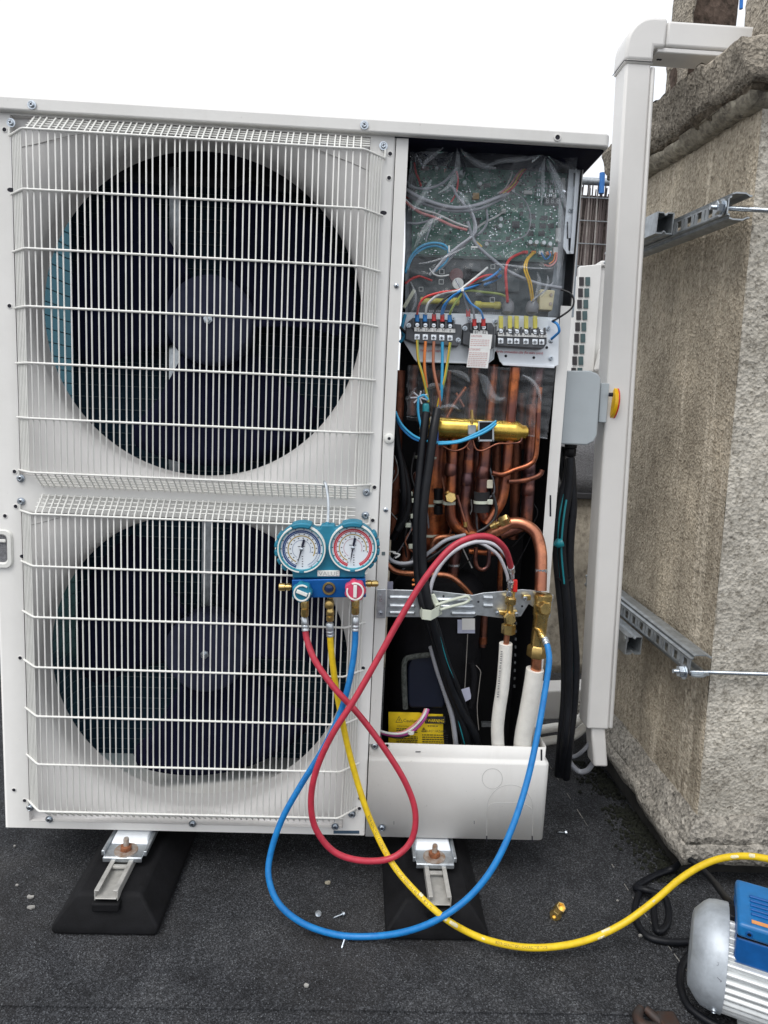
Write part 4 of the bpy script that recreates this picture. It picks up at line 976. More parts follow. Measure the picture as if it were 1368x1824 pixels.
# sharp creases and bunched folds of the film, highlights put into a whiter colour
def crease(Y, *pts):
    """a pinched ridge: ribbon whose middle stands proud; pts = (x, y, half width)"""
    mb = MB(); vs = []; n = len(pts)
    q = [(x, y, w_) for x, y, w_ in pts]
    for i, (x, y, w_) in enumerate(q):
        a = q[max(i-1, 0)]; b = q[min(i+1, n-1)]; t = Vector((b[0]-a[0], b[1]-a[1])).normalized(); nn = Vector((-t.y, t.x))
        for k, d in ((-1, 0), (-.35, .0035), (.15, .006), (.6, .002), (1, 0)): vs.append(P(x+nn.x*w_*k, y+nn.y*w_*k, Y-d*min(1, w_/4)))
    fs = [(i*5+k, i*5+k+1, i*5+k+6, i*5+k+5) for i in range(n-1) for k in range(4)]
    mb.add(vs, fs); o = mb.build('film_fold_glare', FILM_GLARE, un, smooth=180); m_ = o.modifiers.new('sub', 'SUBSURF'); m_.levels = m_.render_levels = 2
Y_ = .033
crease(Y_, (814,262,1),(817,290,5),(812,315,7),(800,338,6),(780,345,2)); crease(Y_, (818,262,1),(838,285,6),(862,298,6),(884,300,2)); crease(Y_, (790,262,1),(775,275,4),(760,285,5),(752,300,1))
crease(Y_, (972,278,1),(966,300,4),(968,330,4),(964,365,1)); crease(Y_, (976,284,1),(988,310,7),(1000,340,7),(1008,372,2)); crease(Y_, (996,350,1),(1000,385,6),(1000,425,6),(996,470,4),(992,510,1))
crease(Y_, (735,375,2),(748,362,7),(760,340,7),(768,320,2)); crease(Y_, (738,440,1),(752,420,8),(768,395,8),(790,385,2)); crease(Y_, (800,330,1),(822,345,4),(838,368,4),(845,395,1)); crease(Y_, (745,470,1),(770,468,3),(800,456,3),(830,440,1)); crease(Y_, (880,470,1),(915,474,3),(950,480,3),(985,478,1)); crease(Y_, (957,485,1),(963,505,5),(955,530,4),(950,545,1)); crease(Y_, (975,490,1),(978,505,3),(970,522,3),(962,530,1)); crease(Y_, (860,300,1),(890,285,5),(930,285,5),(968,276,1)); crease(Y_, (730,500,1),(742,525,4),(738,550,3),(730,560,1))
Y_ = .074
crease(Y_, (850,664,1),(862,672,8),(868,692,9),(876,708,9),(890,716,7),(900,708,1)); crease(Y_, (752,700,1),(762,690,5),(776,684,5),(792,690,2)); crease(Y_, (742,690,1),(734,700,3),(726,712,1)); crease(Y_, (770,730,1),(790,726,5),(806,722,5),(818,730,1)); crease(Y_, (798,660,1),(815,664,6),(830,670,6),(836,680,2)); crease(Y_, (930,668,1),(946,676,4),(958,692,5),(964,715,1)); crease(Y_, (760,648,1),(756,668,4),(762,690,4),(752,705,1)); crease(Y_, (724,742,1),(790,752,1.5),(860,764,1.5),(975,781,1))

# --- refrigerant pipework
pipe('copper_pipe', COP, .045, 10.5, (963,1052,.004),(964,1010,.012),(963,980,.02),(954,950,.03),(933,934,.038),(910,932),(888,944),(866,958,.06))
ring('braze_joint', TIN, 964, 1016, .011, 10.9, 7)
pipe('copper_pipe', COPO, .085, 10, (810,770),(806,800),(804,850),(802,900),(806,928),(822,946),(850,955))
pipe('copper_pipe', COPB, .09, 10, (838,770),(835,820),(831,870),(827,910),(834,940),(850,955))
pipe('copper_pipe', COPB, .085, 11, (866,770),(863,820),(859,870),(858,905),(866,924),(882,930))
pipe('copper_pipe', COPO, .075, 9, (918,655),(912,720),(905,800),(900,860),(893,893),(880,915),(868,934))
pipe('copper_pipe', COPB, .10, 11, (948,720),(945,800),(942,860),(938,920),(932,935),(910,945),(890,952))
for (x, y, r_, m_, Y) in ((804,838,11.8,COPB,.085),(833,856,11.4,COPB,.09),(861,843,12.6,COPB,.085),(942,874,12,COPB,.10),(944,835,12,COPB,.10)): 
    p = P(x, y-12, Y); L = px2m(p); MB().lathe(p, (-.06,0,-1), [(r_*.88*L,0),(r_*.97*L,.006),(r_*L,.010),(r_*L,.020),(r_*.88*L,.024)], 20).build('braze_socket', m_, un)
for (x, y, Y, k) in ((805,812,.085,1),(834,830,.09,1),(863,806,.085,1)): ring('bright_band', COPO, x, y, Y, 10.6, 22)
ring('foam_sleeve', M('black_foam', (.018,.018,.02), .9, bs=300, bstr=.4), 858, 894, .085, 14, 36)
for (x, y, Y, r_) in ((858,894,.083,14.6),(800,896,.083,11.5)): ring('cable_tie', TIE, x, y, Y, r_, 5)
MB().prect(868,890,878,899,.072,.008).build('tie_head', TIE, un, bevel=.001)
MB().prect(867,855,878,870,.075,.008).build('sensor_clip', M('cream_clip', (.7,.66,.52), .5), un, bevel=.001)
pipe('thin_pipe', COPO, .06, 4.6, (959,735),(957,780),(953,815),(942,828),(920,836),(895,845),(877,842))
pipe('thin_pipe', COPD, .062, 4.2, (966,837),(961,846),(945,853),(925,857),(906,858))
pipe('capillary', COPB, .06, 2.6, (814,882),(822,910),(829,932),(836,948)); ring('capillary_joint', BRASSD, 829, 934, .06, 4, 9)
pipe('cap_stem', BRASSD, .065, 5, (795,876),(800,882)); 
p = P(803, 886, .055); MB().lathe(p, (-.15,-1,.1), [(.0105,-.012),(.0112,-.011),(.0112,.002),(.010,.004),(0,.004)], 6).build('flare_cap', BRASS, un)
p = P(893, 930, .03); d_ = (P(915, 920, .02)-p).normalized(); mb = MB(); mb.lathe(p-d_*.022, d_, [(.006,0),(.006,.006),(.0075,.007),(.0075,.012),(.005,.013),(.005,.019)], 10); mb.build('access_valve', BRASS, un)
MB().lathe(p, d_, [(.0095,-.002),(.0105,0),(.0105,.014),(.0095,.016),(0,.016)], 6).build('access_cap', BRASS, un)
pipe('thin_pipe', COP, .06, 5.2, (672,985),(690,1006),(706,1018),(735,1022),(770,1023),(800,1026),(820,1040),(838,1060,.07))
pipe('thin_pipe', COP, .12, 5, (768,985),(772,965),(785,957),(810,955)); pipe('thin_pipe', COPD, .12, 5, (760,998),(772,990),(772,970))
pipe('thin_pipe', COPB, .07, 3.8, (848,975),(847,1000),(852,1012),(862,1014),(870,1004),(871,975)); pipe('thin_pipe', COPO, .09, 5, (835,982),(860,984),(885,986)); pipe('thin_pipe', COPO, .10, 5, (893,975),(891,1020),(890,1060))
pipe('copper_pipe', COPB, .12, 10, (818,955),(812,985),(808,1010),(806,1030)); ring('braze_joint', TIN, 809, 1006, .12, 10.5, 4)
pipe('copper_pipe', COPB, .12, 6.5, (863,1095),(861,1130),(859,1152)); ring('braze_joint', COPO, 860, 1140, .12, 8, 12)
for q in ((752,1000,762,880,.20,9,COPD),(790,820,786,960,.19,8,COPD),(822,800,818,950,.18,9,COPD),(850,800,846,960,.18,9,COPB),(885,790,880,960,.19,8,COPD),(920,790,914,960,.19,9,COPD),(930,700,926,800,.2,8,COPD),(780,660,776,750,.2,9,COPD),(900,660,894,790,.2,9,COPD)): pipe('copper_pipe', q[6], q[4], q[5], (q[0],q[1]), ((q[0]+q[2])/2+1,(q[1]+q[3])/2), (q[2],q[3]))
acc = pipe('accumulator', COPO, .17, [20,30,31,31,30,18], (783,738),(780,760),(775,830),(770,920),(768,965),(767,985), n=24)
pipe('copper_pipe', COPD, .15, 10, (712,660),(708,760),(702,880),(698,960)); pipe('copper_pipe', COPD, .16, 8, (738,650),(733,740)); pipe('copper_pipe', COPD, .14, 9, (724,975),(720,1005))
pipe('thin_pipe', COPB, .13, 5.5, (745,850),(744,845),(740,850),(742,880),(740,940)); pipe('thin_pipe', COPB, .13, 4, (738,856),(742,846),(750,846),(752,860),(750,930))
# pipes seen through the film skirt
pipe('copper_pipe', COPB, .11, 11, (846,648),(842,700),(838,745)); pipe('copper_pipe', COPO, .12, 9, (880,650),(876,700),(872,748)); pipe('copper_pipe', COPB, .115, 11, (960,655),(954,700),(949,740)); pipe('thin_pipe', COPO, .10, 4, (830,690),(810,718),(795,745)); pipe('thin_pipe', COPO, .10, 3, (812,700),(826,725)); pipe('thin_pipe', COPO, .09, 4.5, (962,690),(960,720),(959,740)); pipe('thin_pipe', COPD, .12, 5, (800,660),(795,740))
for (x, y, Y, r_) in ((770,814,.14,31),(765,950,.138,31),(768,897,.139,31)): ring('cable_tie', TIE, x, y, Y+.03, r_*1.01, 4)
for (x, y) in ((734,892),(726,907),(736,920),(727,936),(733,974),(730,880)): MB().prect(x-5, y-4, x+5, y+4, .10, .01).build('tie_head', TIE, un, bevel=.0015)
ring('black_sleeve', BLACK, 781, 884, .12, 8, 28); ring('black_sleeve', BLACK, 781, 908, .12, 8, 16); ring('cable_tie', TIE, 781, 893, .12, 9, 5)
# loose thin control wires among the pipes
rw = random.Random(31)
for i in range(16):
    x = rw.uniform(700, 955); y = rw.uniform(800, 900); col = rw.choice(['black','black','grey','white','black','brown'])
    lead(col, rw.choice([1.1, 1.4, 1.8]), .14, (x, y), (x+rw.uniform(-14,14), y+rw.uniform(30,50), .13), (x+rw.uniform(-25,20), y+rw.uniform(70,100), .12), (x+rw.uniform(-40,20), y+rw.uniform(110,150), .14))
# reversing valve drum
a = P(748, 760, .075); b = P(936, 770, .075); L = (b-a).length; k = px2m(a)
rv = MB().lathe(a, b-a, [(10*k,0),(16*k,.004),(18.5*k,.01),(18.5*k,L-.024),(19*k,L-.022),(18*k,L-.016),(13*k,L-.008),(12*k,L),(0,L+.001)], 32).build('reversing_valve', GOLD, un)
MB().lathe(b, b-a, [(9*k,-.003),(9*k,.003),(6*k,.005),(0,.005)], 20).build('valve_end', GOLD, rv)
MB().pprism([(766,742),(766,786),(781,787),(781,743)], .052, .001).build('data_label', PAPER, rv, smooth=0); MB().pprism([(777,742),(777,786),(781,787),(781,743)], .0515, .0006).build('label_band', M('label_blue', (.05,.12,.4), .5), rv, smooth=0)
MB().pprism([(853,750),(852,784),(879,787),(880,752)], .045, .03).build('valve_coil', BLACK, rv, bevel=.002)
mb = MB()
for q in ((853,750,880,752),(852,783,879,786),(852,750,854,785),(877,751,880,786)): mb.prect(*q, .043, .004)
mb.build('coil_frame', GALV, rv); MB().prect(834,757,848,775,.048,.012).build('pilot_solenoid', GALVD, rv, bevel=.001)
MB().tube(path(.04,(840,730),(841,745),(840,756)), .0028, 8).build('pilot_stem', BRASSD, rv); MB().prect(836,746,845,749,.038,.006).build('pilot_clip', BRASS, rv)
pipe('capillary', COPB, .04, 1.7, (786,792),(798,800),(812,803),(828,797),(838,784)); pipe('capillary', COPB, .04, 1.7, (842,784),(848,800),(862,802),(885,791),(905,790),(925,788),(930,780)); pipe('capillary', COPB, .045, 2, (836,786),(832,796),(836,802))
lead('lblue',2.6,.036,(704,733),(715,756),(735,775),(755,784),(775,788),(815,786),(845,774),(868,762),(884,750)); lead('lblue',2.4,.034,(780,791),(815,788),(848,777),(870,766),(884,755)); lead('blue',2.2,.038,(704,737),(714,760),(733,779),(752,787))
lead('lblue',2.4,.045,(745,707),(745,735),(750,760),(752,782)); lead('lblue',2.4,.045,(745,708),(755,704),(762,712))
for a_ in range(7): lead('lgrey',1.6,.045,(747,708),(747+16*math.cos(a_*.9+.4),708+12*math.sin(a_*.9+.4)))
MB().prect(753,718,765,738,.045,.012).build('teal_heat_shrink', W['teal'], un, bevel=.004)

# --- compressor
p = P(772, 1200, .165); zc0, zc1 = .012, P(775, 1015, .165).z
rc = .098
cm = MB().lathe((p.x, .165, zc0), (0,0,1), [(rc*.9,0),(rc,.01),(rc,zc1-.07),(rc*.96,zc1-.04),(rc*.8,zc1-.02),(rc*.4,zc1-.012),(0,zc1-.01)], 40).build('compressor', COMPJ, un)
MB().pprism([(726,1255),(726,1190),(733,1172),(748,1168),(788,1170),(792,1185),(793,1256),(788,1262),(732,1262)], .057, .02).build('terminal_cover', M('navy_cover', (.006,.009,.022), .35), cm, bevel=.004)
q = path(.053, (722,1262),(720,1215),(721,1178),(735,1170),(770,1166)); MB().tube(q, .0055, 8).build('felt_edge', FELTG, cm)
yl = MB(); mb = yl
cols = []
xs_l = [692+111*i/16 for i in range(17)]
vs = []; fs = []
for i, x in enumerate(xs_l):
    bow = .059+.016*((i-8)/8)**2
    vs += [P(x, 1268+(2 if i > 8 else 0)+i*.15, bow), P(x, 1332, bow)]
for i in range(16): fs.append((2*i, 2*i+1, 2*i+3, 2*i+2))
mb.add(vs, fs); lab = mb.build('warning_label', YLABEL, cm)
mb = MB(); ptext(mb, 'Caution!', 718, 1286, .0575, 6, 27, .03); ptext(mb, 'BURST HAZARD', 758, 1304, .0435, 4.6, 36, .03); 
ptext(mb, 'Leakage breaker', 707, 1294, .0585, 2.8, 22, .03); ptext(mb, 'Required', 708, 1308, .0585, 2.8, 14, .03)
for r0, x0_, x1_ in ((1298,706,744),(1301,706,744),(1304,706,744),(1312,706,744),(1315,706,744),(1318,706,744),(1321,706,744),(1308,752,798),(1312,752,798),(1316,752,798),(1320,752,798),(1324,752,798),(1292,762,780)):
    x = x0_
    while x < x1_: l = rnd.uniform(2, 6); mb.prect(x, r0-.7+(x-700)*.02, min(x+l, x1_), r0+.7+(x-700)*.02, .0575, .0003); x += l+1
for (cx_, cy_, s_) in ((711,1282,6),(755,1300,4)):
    for (u0_, v0_, u1_, v1_) in ((-1,.8,0,-1),(0,-1,1,.8),(1,.8,-1,.8)): q = [P(cx_+u0_*s_, cy_+v0_*s_, .0575), P(cx_+u1_*s_, cy_+v1_*s_, .0575)]; mb.tube(q, .0005, 4, False)
    mb.prect(cx_-.6, cy_-s_*.3, cx_+.6, cy_+s_*.45, .0575, .0003)
mb.prect(756, 1276, 793, 1289, .0595, .0003)
mb.build('lettering', PRINT, lab, smooth=0)
mb = MB(); ptext(mb, '! WARNING', 758, 1286, .0585, 6, 33, .03); mb.build('lettering', YLABEL, lab, smooth=0)
MB().prect(815,1104,846,1128,.066,.001).build('paper_tag', M('bluish_tag', (.5,.52,.66), .5), cm, smooth=0); MB().prect(823,1102,846,1122,.0645,.001).build('paper_tag', PAPER, cm, smooth=0)
MB().pprism([(810,1232),(836,1224),(840,1244),(818,1256)], .066, .001).build('paper_tag', M('lilac_tag', (.55,.56,.70), .5), cm, smooth=0)
pipe('jacket_seam', M('seam_thread', (.30,.28,.26), .8), .067, .7, (833,1130),(830,1190),(826,1260),(822,1330)); pipe('jacket_seam', bpy.data.materials['seam_thread'], .070, .7, (848,1185),(856,1196),(855,1210),(850,1260),(853,1300))
pipe('jacket_fold', COMPJ, .071, 6, (838,1180),(844,1200),(842,1240),(838,1260))
MB().pprism([(690,1050),(690,1036),(700,1036),(700,1050)], .056, .002).build('paper_tag', bpy.data.materials['lilac_tag'], cm, smooth=0)
lead('magenta',3,.045,(672,1302),(690,1308),(715,1309),(738,1300),(755,1282),(763,1263,.055)); lead('white',2.4,.042,(672,1300),(692,1306),(716,1306),(736,1296),(752,1279),(760,1263,.055)); lead('black',2.4,.047,(672,1304),(692,1311),(715,1313),(740,1303)); lead('pink',2.0,.043,(672,1303),(693,1306),(716,1304),(734,1294),(750,1278),(757,1263,.055))
ring('wire_tie', WPLAS, 732, 1304, .0435, 6, 5)
# perforated plate edge right of the compressor
for i in range(9): MB().prect(918-i*.4, 1108+i*14, 921-i*.4, 1113+i*14, .22, .001).build('perforation', GALVD, un, smooth=0)
MB().prect(858,1288,884,1295,.16,.01).build('valve_support', GALV, un)
# --- valve bracket with pressed ribs
br = MB(); br.pprism([(684,1050),(683,1099),(842,1100),(850,1096),(900,1102),(928,1098),(942,1076),(980,1102),(986,1060),(960,1052),(930,1050),(860,1056),(842,1060),(770,1052)], .014, .002)
br = br.build('valve_bracket', GALV, un, bevel=.0008)
mb = MB(); mb.pprism([(672,1050),(670,1101),(686,1101),(688,1050)], -.004, .0025); mb.pprism([(684,1050),(683,1100),(686,1100),(687,1050)], -.002, .018); bt = mb.build('bracket_tab', GALV, br, bevel=.0008)
screw(678, 1092, -.0045, bt, SCRS); MB().prect(676,1060,680,1071,-.0048,.001).build('slot', TIN, bt)
for (x0_, x1_, y) in ((692,735,1064),(692,740,1079),(692,740,1091),(772,842,1068),(772,846,1080),(802,848,1092),(860,878,1064),(860,878,1078)):
    q = path(.0135, (x0_, y), (x1_, y+1)); MB().tube([q[0], q[0].lerp(q[1],.06), q[0].lerp(q[1],.94), q[1]], [.001,.0045,.0045,.001], 10, False).build('pressed_rib', GALV, br)
for q in ((790,1062),(852,1072),(930,1080)): MB().pdisc(q[0], q[1], 2, .0135, .0006).build('bracket_hole', DARKHOLE, br)
# cable clamp
mb = MB(); q = path(0, (748,1086,.0), (752,1094,-.018), (768,1096,-.022), (782,1088,-.012), (786,1076,.006))
n = len(q)
for (a_, b_) in zip(q[:-1], q[1:]): mb.prism([a_+Vector((0,0,.009)), a_-Vector((0,0,.010)), b_-Vector((0,0,.010)), b_+Vector((0,0,.009))], (0, .0025, 0))
clp = mb.build('cable_clamp', TIE, un, bevel=.0008)
MB().tube(path(-.004,(776,1078),(800,1070),(822,1064),(832,1062),(836,1068),(828,1074),(805,1080),(784,1086)), .0028, 8).build('clamp_tail', TIE, clp)
MB().pprism([(766,1060),(778,1092),(782,1098),(788,1094),(784,1078),(774,1058)], -.001, .006).build('clamp_foot', TIE, clp, bevel=.0015); screw(780, 1091, -.002, clp, SCRD)
# --- service valves
def hexrod(o, ax, segs, name, mat, par, n=6): return MB().lathe(o, ax, segs, n).build(name, mat, par)
# liquid valve
p = P(905, 1130, .0); up_ = Vector((0,0,1)); k = px2m(p)
lv = hexrod(p, (0,0,1), [(8*k,0),(12.5*k,.002),(12.5*k,.020),(9*k,.022)], 'liquid_valve', BRASS, un)
MB().lathe(p+Vector((0,0,.022)), (0,0,1), [(8*k,0),(8*k,.012),(9.5*k,.014),(9.5*k,.020),(6*k,.021),(6*k,.036),(9*k,.037),(10*k,.039),(10*k,.049),(8*k,.051),(7*k,.052),(7*k,.060),(8.5*k,.061),(8.5*k,.066),(0,.067)], 16).build('valve_body', BRASS, lv)
q = P(907, 1102, -.012); MB().lathe(q, (.1,-1,.05), [(9.5*k,-.006),(10.5*k,-.004),(10.5*k,.008),(9*k,.010),(0,.010)], 6).build('valve_cap', BRASS, lv)
MB().prect(888,1088,905,1096,.002,.011).build('mounting_ear', BRASS, lv, bevel=.002); MB().prect(905,1087,922,1097,.002,.011).build('mounting_ear', BRASS, lv, bevel=.002); screw(886, 1092, .001, lv, SCRS); screw(920, 1094, .001, lv, SCRS)
pipe('copper_pipe', COP, .0, 5, (904,1120),(902,1140),(901,1155))
pipe('pipe_lagging', FOAM, .0, 11.5, (901,1146,.002),(899,1180,.005),(895,1225,.01),(889,1265,.016),(886,1300,.022),(888,1345,.026), n=16)
# gas valve
p = P(955, 1172, .004); k = px2m(p)
gv = MB().lathe(p, (.03,0,1), [(11*k,0),(17*k,.003),(17.5*k,.005),(17.5*k,.022),(14*k,.026)], 6).build('gas_valve', BRASSD, un)
MB().lathe(p+Vector((.001,0,.026)), (.03,0,1), [(13*k,0),(13*k,.055),(14.5*k,.060),(14.5*k,.064)], 14).build('valve_body', BRASS, gv)
MB().lathe(p+Vector((.0035,0,.088)), (.03,0,1), [(14*k,0),(15.5*k,.004),(15.5*k,.022),(14*k,.026),(16*k,.027),(16*k,.037),(12*k,.040)], 16).build('valve_head', BRASS, gv)
q = P(968, 1083, -.012); MB().lathe(q, (.25,-1,.05), [(10*k,-.012),(12*k,-.010),(12*k,.006),(10.5*k,.009),(0,.009)], 6).build('valve_cap', BRASS, gv)
MB().prect(932,1060,946,1070,.002,.011).build('mounting_ear', BRASS, gv, bevel=.002); MB().prect(972,1062,986,1072,.002,.011).build('mounting_ear', GALV, gv, bevel=.002); screw(935, 1066, .001, gv, SCRS); screw(981, 1068, .001, gv, SCRS)
pipe('copper_pipe', COP, .004, 9.5, (956,1168),(955,1185),(954,1200,.006)); 
pipe('pipe_lagging', FOAM, .03, 15.5, (953,1192,.006),(948,1225,.010),(940,1270,.018),(932,1310,.026),(929,1345,.03), n=18)
mb = MB(); y = 1160
while y < 1240:
    l = rnd.uniform(2, 5); x = 893.5-(y-1160)*.085; mb.prect(x-1.6, y, x+1.6, y+l*.5, -.0105+(y-1160)*.00009, .0004); y += l
mb.build('small_print', M('grey_ink', (.25,.25,.25), .7), un, smooth=0)
# grey flex inside
lead('grey',3.6,.03,(690,990),(700,1000),(720,1004),(745,998),(770,980),(795,962),(828,953,.05)); lead('black',3.4,.035,(693,996),(715,1008),(745,1004),(775,988),(800,970),(828,957,.05))
lead('lgrey',3.6,.0,(764,1062),(772,1030),(790,1000),(815,978),(845,966),(875,968),(898,985),(910,1010),(913,1030,.02)); lead('lgrey',3.2,.03,(842,962),(865,972),(888,990),(902,1020),(905,1035))
lead('black',3.0,.055,(878,880),(884,905),(880,925),(865,940),(850,948)); lead('white',1.6,.04,(700,985),(712,988),(704,994)); lead('white',1.4,.04,(692,982),(705,984)); lead('white',1.4,.05,(715,1000),(720,1010)); lead('orange',2.4,.012,(748,1038),(738,1034),(735,1032)); lead('orange',2.2,.012,(748,1040),(734,1042))
# small red-handled ball valve at the liquid port
MB().lathe(P(907, 1062, -.004), (.03,-.1,1), [(.0045,0),(.006,.002),(.006,.010),(.004,.011),(.004,.016),(.0065,.017),(.0065,.024),(.004,.026)], 10).build('ball_valve', TIN, un)
MB().prect(914,1033,922,1055,-.012,.008).build('valve_lever', CRED, un, bevel=.0015)
# ================================================================== LOOSE CABLES
def cable(label, mat, Y, rpx, *pts, group=None, stripe=None):
    q = path(Y, *pts); mb = MB(); r = rpx*px2m(q[len(q)//2]); mb.tube(q, r, 12, sub=8); o = mb.build('power_cable', mat, smooth=60); tag(o, label, 'cable', group)
    if stripe:
        for (i0, i1, off) in stripe:
            qq = []
            for v in q[i0:i1+1]:
                d = (CAM-v).normalized(); side = d.cross(Vector((0,0,1))).normalized(); qq.append(v+d*r*.86+side*r*off)
            m2 = MB(); m2.tube(qq, r*.28, 6, sub=8); m2.build('printed_stripe', W['teal'], o)
    return o
cable('thick black supply cable running down the middle of the open compartment', CABLE, .02, 8, (779,730,.05),(772,770,.03),(764,830,.02),(756,890,.012),(752,950,.008),(753,1010,.004),(760,1060,-.004),(768,1100,-.004),(782,1150,.008),(800,1210,.02),(822,1265,.032),(845,1305,.045),(852,1335,.055))
cable('thinner black cable left of the thick supply cable, held by the white clamp', CABLE, .03, 7.5, (759,735,.05),(755,770,.04),(749,830,.03),(744,890,.02),(742,960,.015),(745,1030,.01),(753,1075,.0),(762,1100,.0),(776,1150,.018),(797,1220,.028),(822,1285,.04),(836,1335,.05))
cable('black cable with turquoise stripe leaving the white clamp towards the base', CABLE, .01, 4.2, (772,1095,.0),(785,1135,.005),(798,1180,.01),(812,1215,.015),(825,1250,.03),(838,1290,.05),(848,1330,.06), stripe=[(0,6,.2)])
cable('second black cable with turquoise stripe beside the compressor', CABLE, .03, 4.2, (776,1140,.022),(793,1195,.03),(806,1245,.036),(820,1300,.04),(829,1335,.045), stripe=[(0,4,-.2)])
cable('grey flexible cable dropping in front of the compressor', W['grey'], .045, 4.8, (768,1152,.03),(778,1190,.034),(793,1235,.038),(806,1280,.042),(813,1335,.045))
cable('black cable looping along the left edge of the compartment', CABLE, .08, 6, (704,745),(708,790),(716,840),(719,890),(712,930,.1),(700,960,.12))
cable('black cable passing behind the left edge of the compartment', CABLE, .10, 7, (704,790),(722,850),(726,905),(708,945))

# ================================================================== ISOLATOR SWITCH on the unit's right side
iso = thing('isolator_switch', (1.1, .17, .78), 'grey rotary isolator box with yellow and red knob on the unit side', 'switch')
mb = MB(); mb.pprism([(1010,660),(1052,660),(1066,666),(1071,676),(1064,775),(1058,787),(1045,793),(998,791)], .13, .09); mb.build('housing', GREYBOX, iso, bevel=.003, segs=3)
MB().pprism([(1007,660),(995,791),(998,791),(1010,660)], .132, .09).build('gasket', BLACK, iso)
MB().pprism([(1071,682),(1086,683),(1080,753),(1066,752)], .142, .066).build('switch_plate', GREYBOX, iso, bevel=.0015)
o_ = P(1083, 718, .175); ax = (P(1093, 719, .175)-o_).normalized(); k = px2m(o_)
MB().lathe(o_, ax, [(26*k,0),(31*k,.0015),(31*k,.0095),(29*k,.0125),(15*k,.0155),(0,.016)], 36).build('rotary_knob', YKNOB, iso)
MB().lathe(o_+ax*.0085, ax, [(31.1*k,0),(31.6*k,.001),(31*k,.0028),(29.5*k,.0036)], 36, False).build('red_ring', CRED, iso)
q = P(1088, 703, .135); MB().cyl(q+Vector((-.004,.0,0)), q+Vector((.003,-.004,0)), .004, n=12).build('padlock_hole', DARKHOLE, iso)
o_ = P(1017, 792, .17); MB().lathe(o_, (-.03,0,-1), [(.013,0),(.013,.006),(.011,.007),(.0125,.009),(.0125,.022),(.009,.026)], 10).build('cable_gland', BLACK, iso)
o_ = P(1000, 795, .19); MB().lathe(o_, (-.03,0,-1), [(.009,0),(.009,.012),(.007,.014)], 10).build('cable_gland', BLACK, iso)
GC = 'black cables dropping from the isolator'
cable('outer left black cable of the bundle below the isolator, turquoise striped', CABLE, .16, 7.5, (1014,818),(1010,850),(1001,880),(993,920),(991,975),(995,1030),(1001,1090),(1006,1160),(1006,1240),(1000,1310),(994,1380,.22), group=GC, stripe=[(2,5,-.5)])
cable('middle black cable of the bundle below the isolator, thin turquoise stripe', CABLE, .15, 7.5, (1016,815),(1015,850),(1010,890),(1004,930),(1001,980),(1006,1040),(1011,1100),(1013,1170),(1012,1250),(1006,1320),(1000,1380,.22), group=GC, stripe=[(2,5,.1)])
cable('outer right black cable of the bundle below the isolator', CABLE, .16, 8, (1016,818),(1018,850),(1020,900),(1016,950),(1014,1000),(1017,1060),(1022,1130),(1025,1190),(1021,1260),(1013,1330),(1008,1385,.22), group=GC, stripe=[(6,9,.75)])
cable('rear black cable of the bundle below the isolator', CABLE, .185, 7, (1000,805),(1002,840),(1010,880),(1012,950),(1008,1040),(1014,1130),(1016,1220),(1010,1300),(1003,1380,.22), group=GC)
mb = MB(); mb.tube(path(.148,(993,1028),(1000,1034),(1010,1036),(1018,1030)), .0025, 8); tag(mb.build('cable_tie', BLACK), 'black tie round the cable bundle below the isolator', 'cable tie')
mb = MB(); mb.tube(path(.135,(990,965),(996,968),(1002,966)), .009, 10); tag(mb.build('turquoise_sleeve', W['teal']), 'short turquoise sleeve on the cable bundle beside the copper bend', 'sleeve')
tag(MB().tube(path(.2,(1008,1335),(1020,1348,.22),(1040,1336,.2),(1052,1318,.19),(1054,1298,.18)), .0045, 10).build('cable_loop', W['grey']), 'grey cable end entering the bottom of the white duct', 'cable')
tag(MB().tube(path(.22,(1008,1342),(1018,1362),(1032,1374),(1046,1372,.21),(1056,1360,.2)), .006, 10).build('corrugated_conduit', W['grey']), 'grey conduit loop lying below the bottom of the white duct', 'conduit')

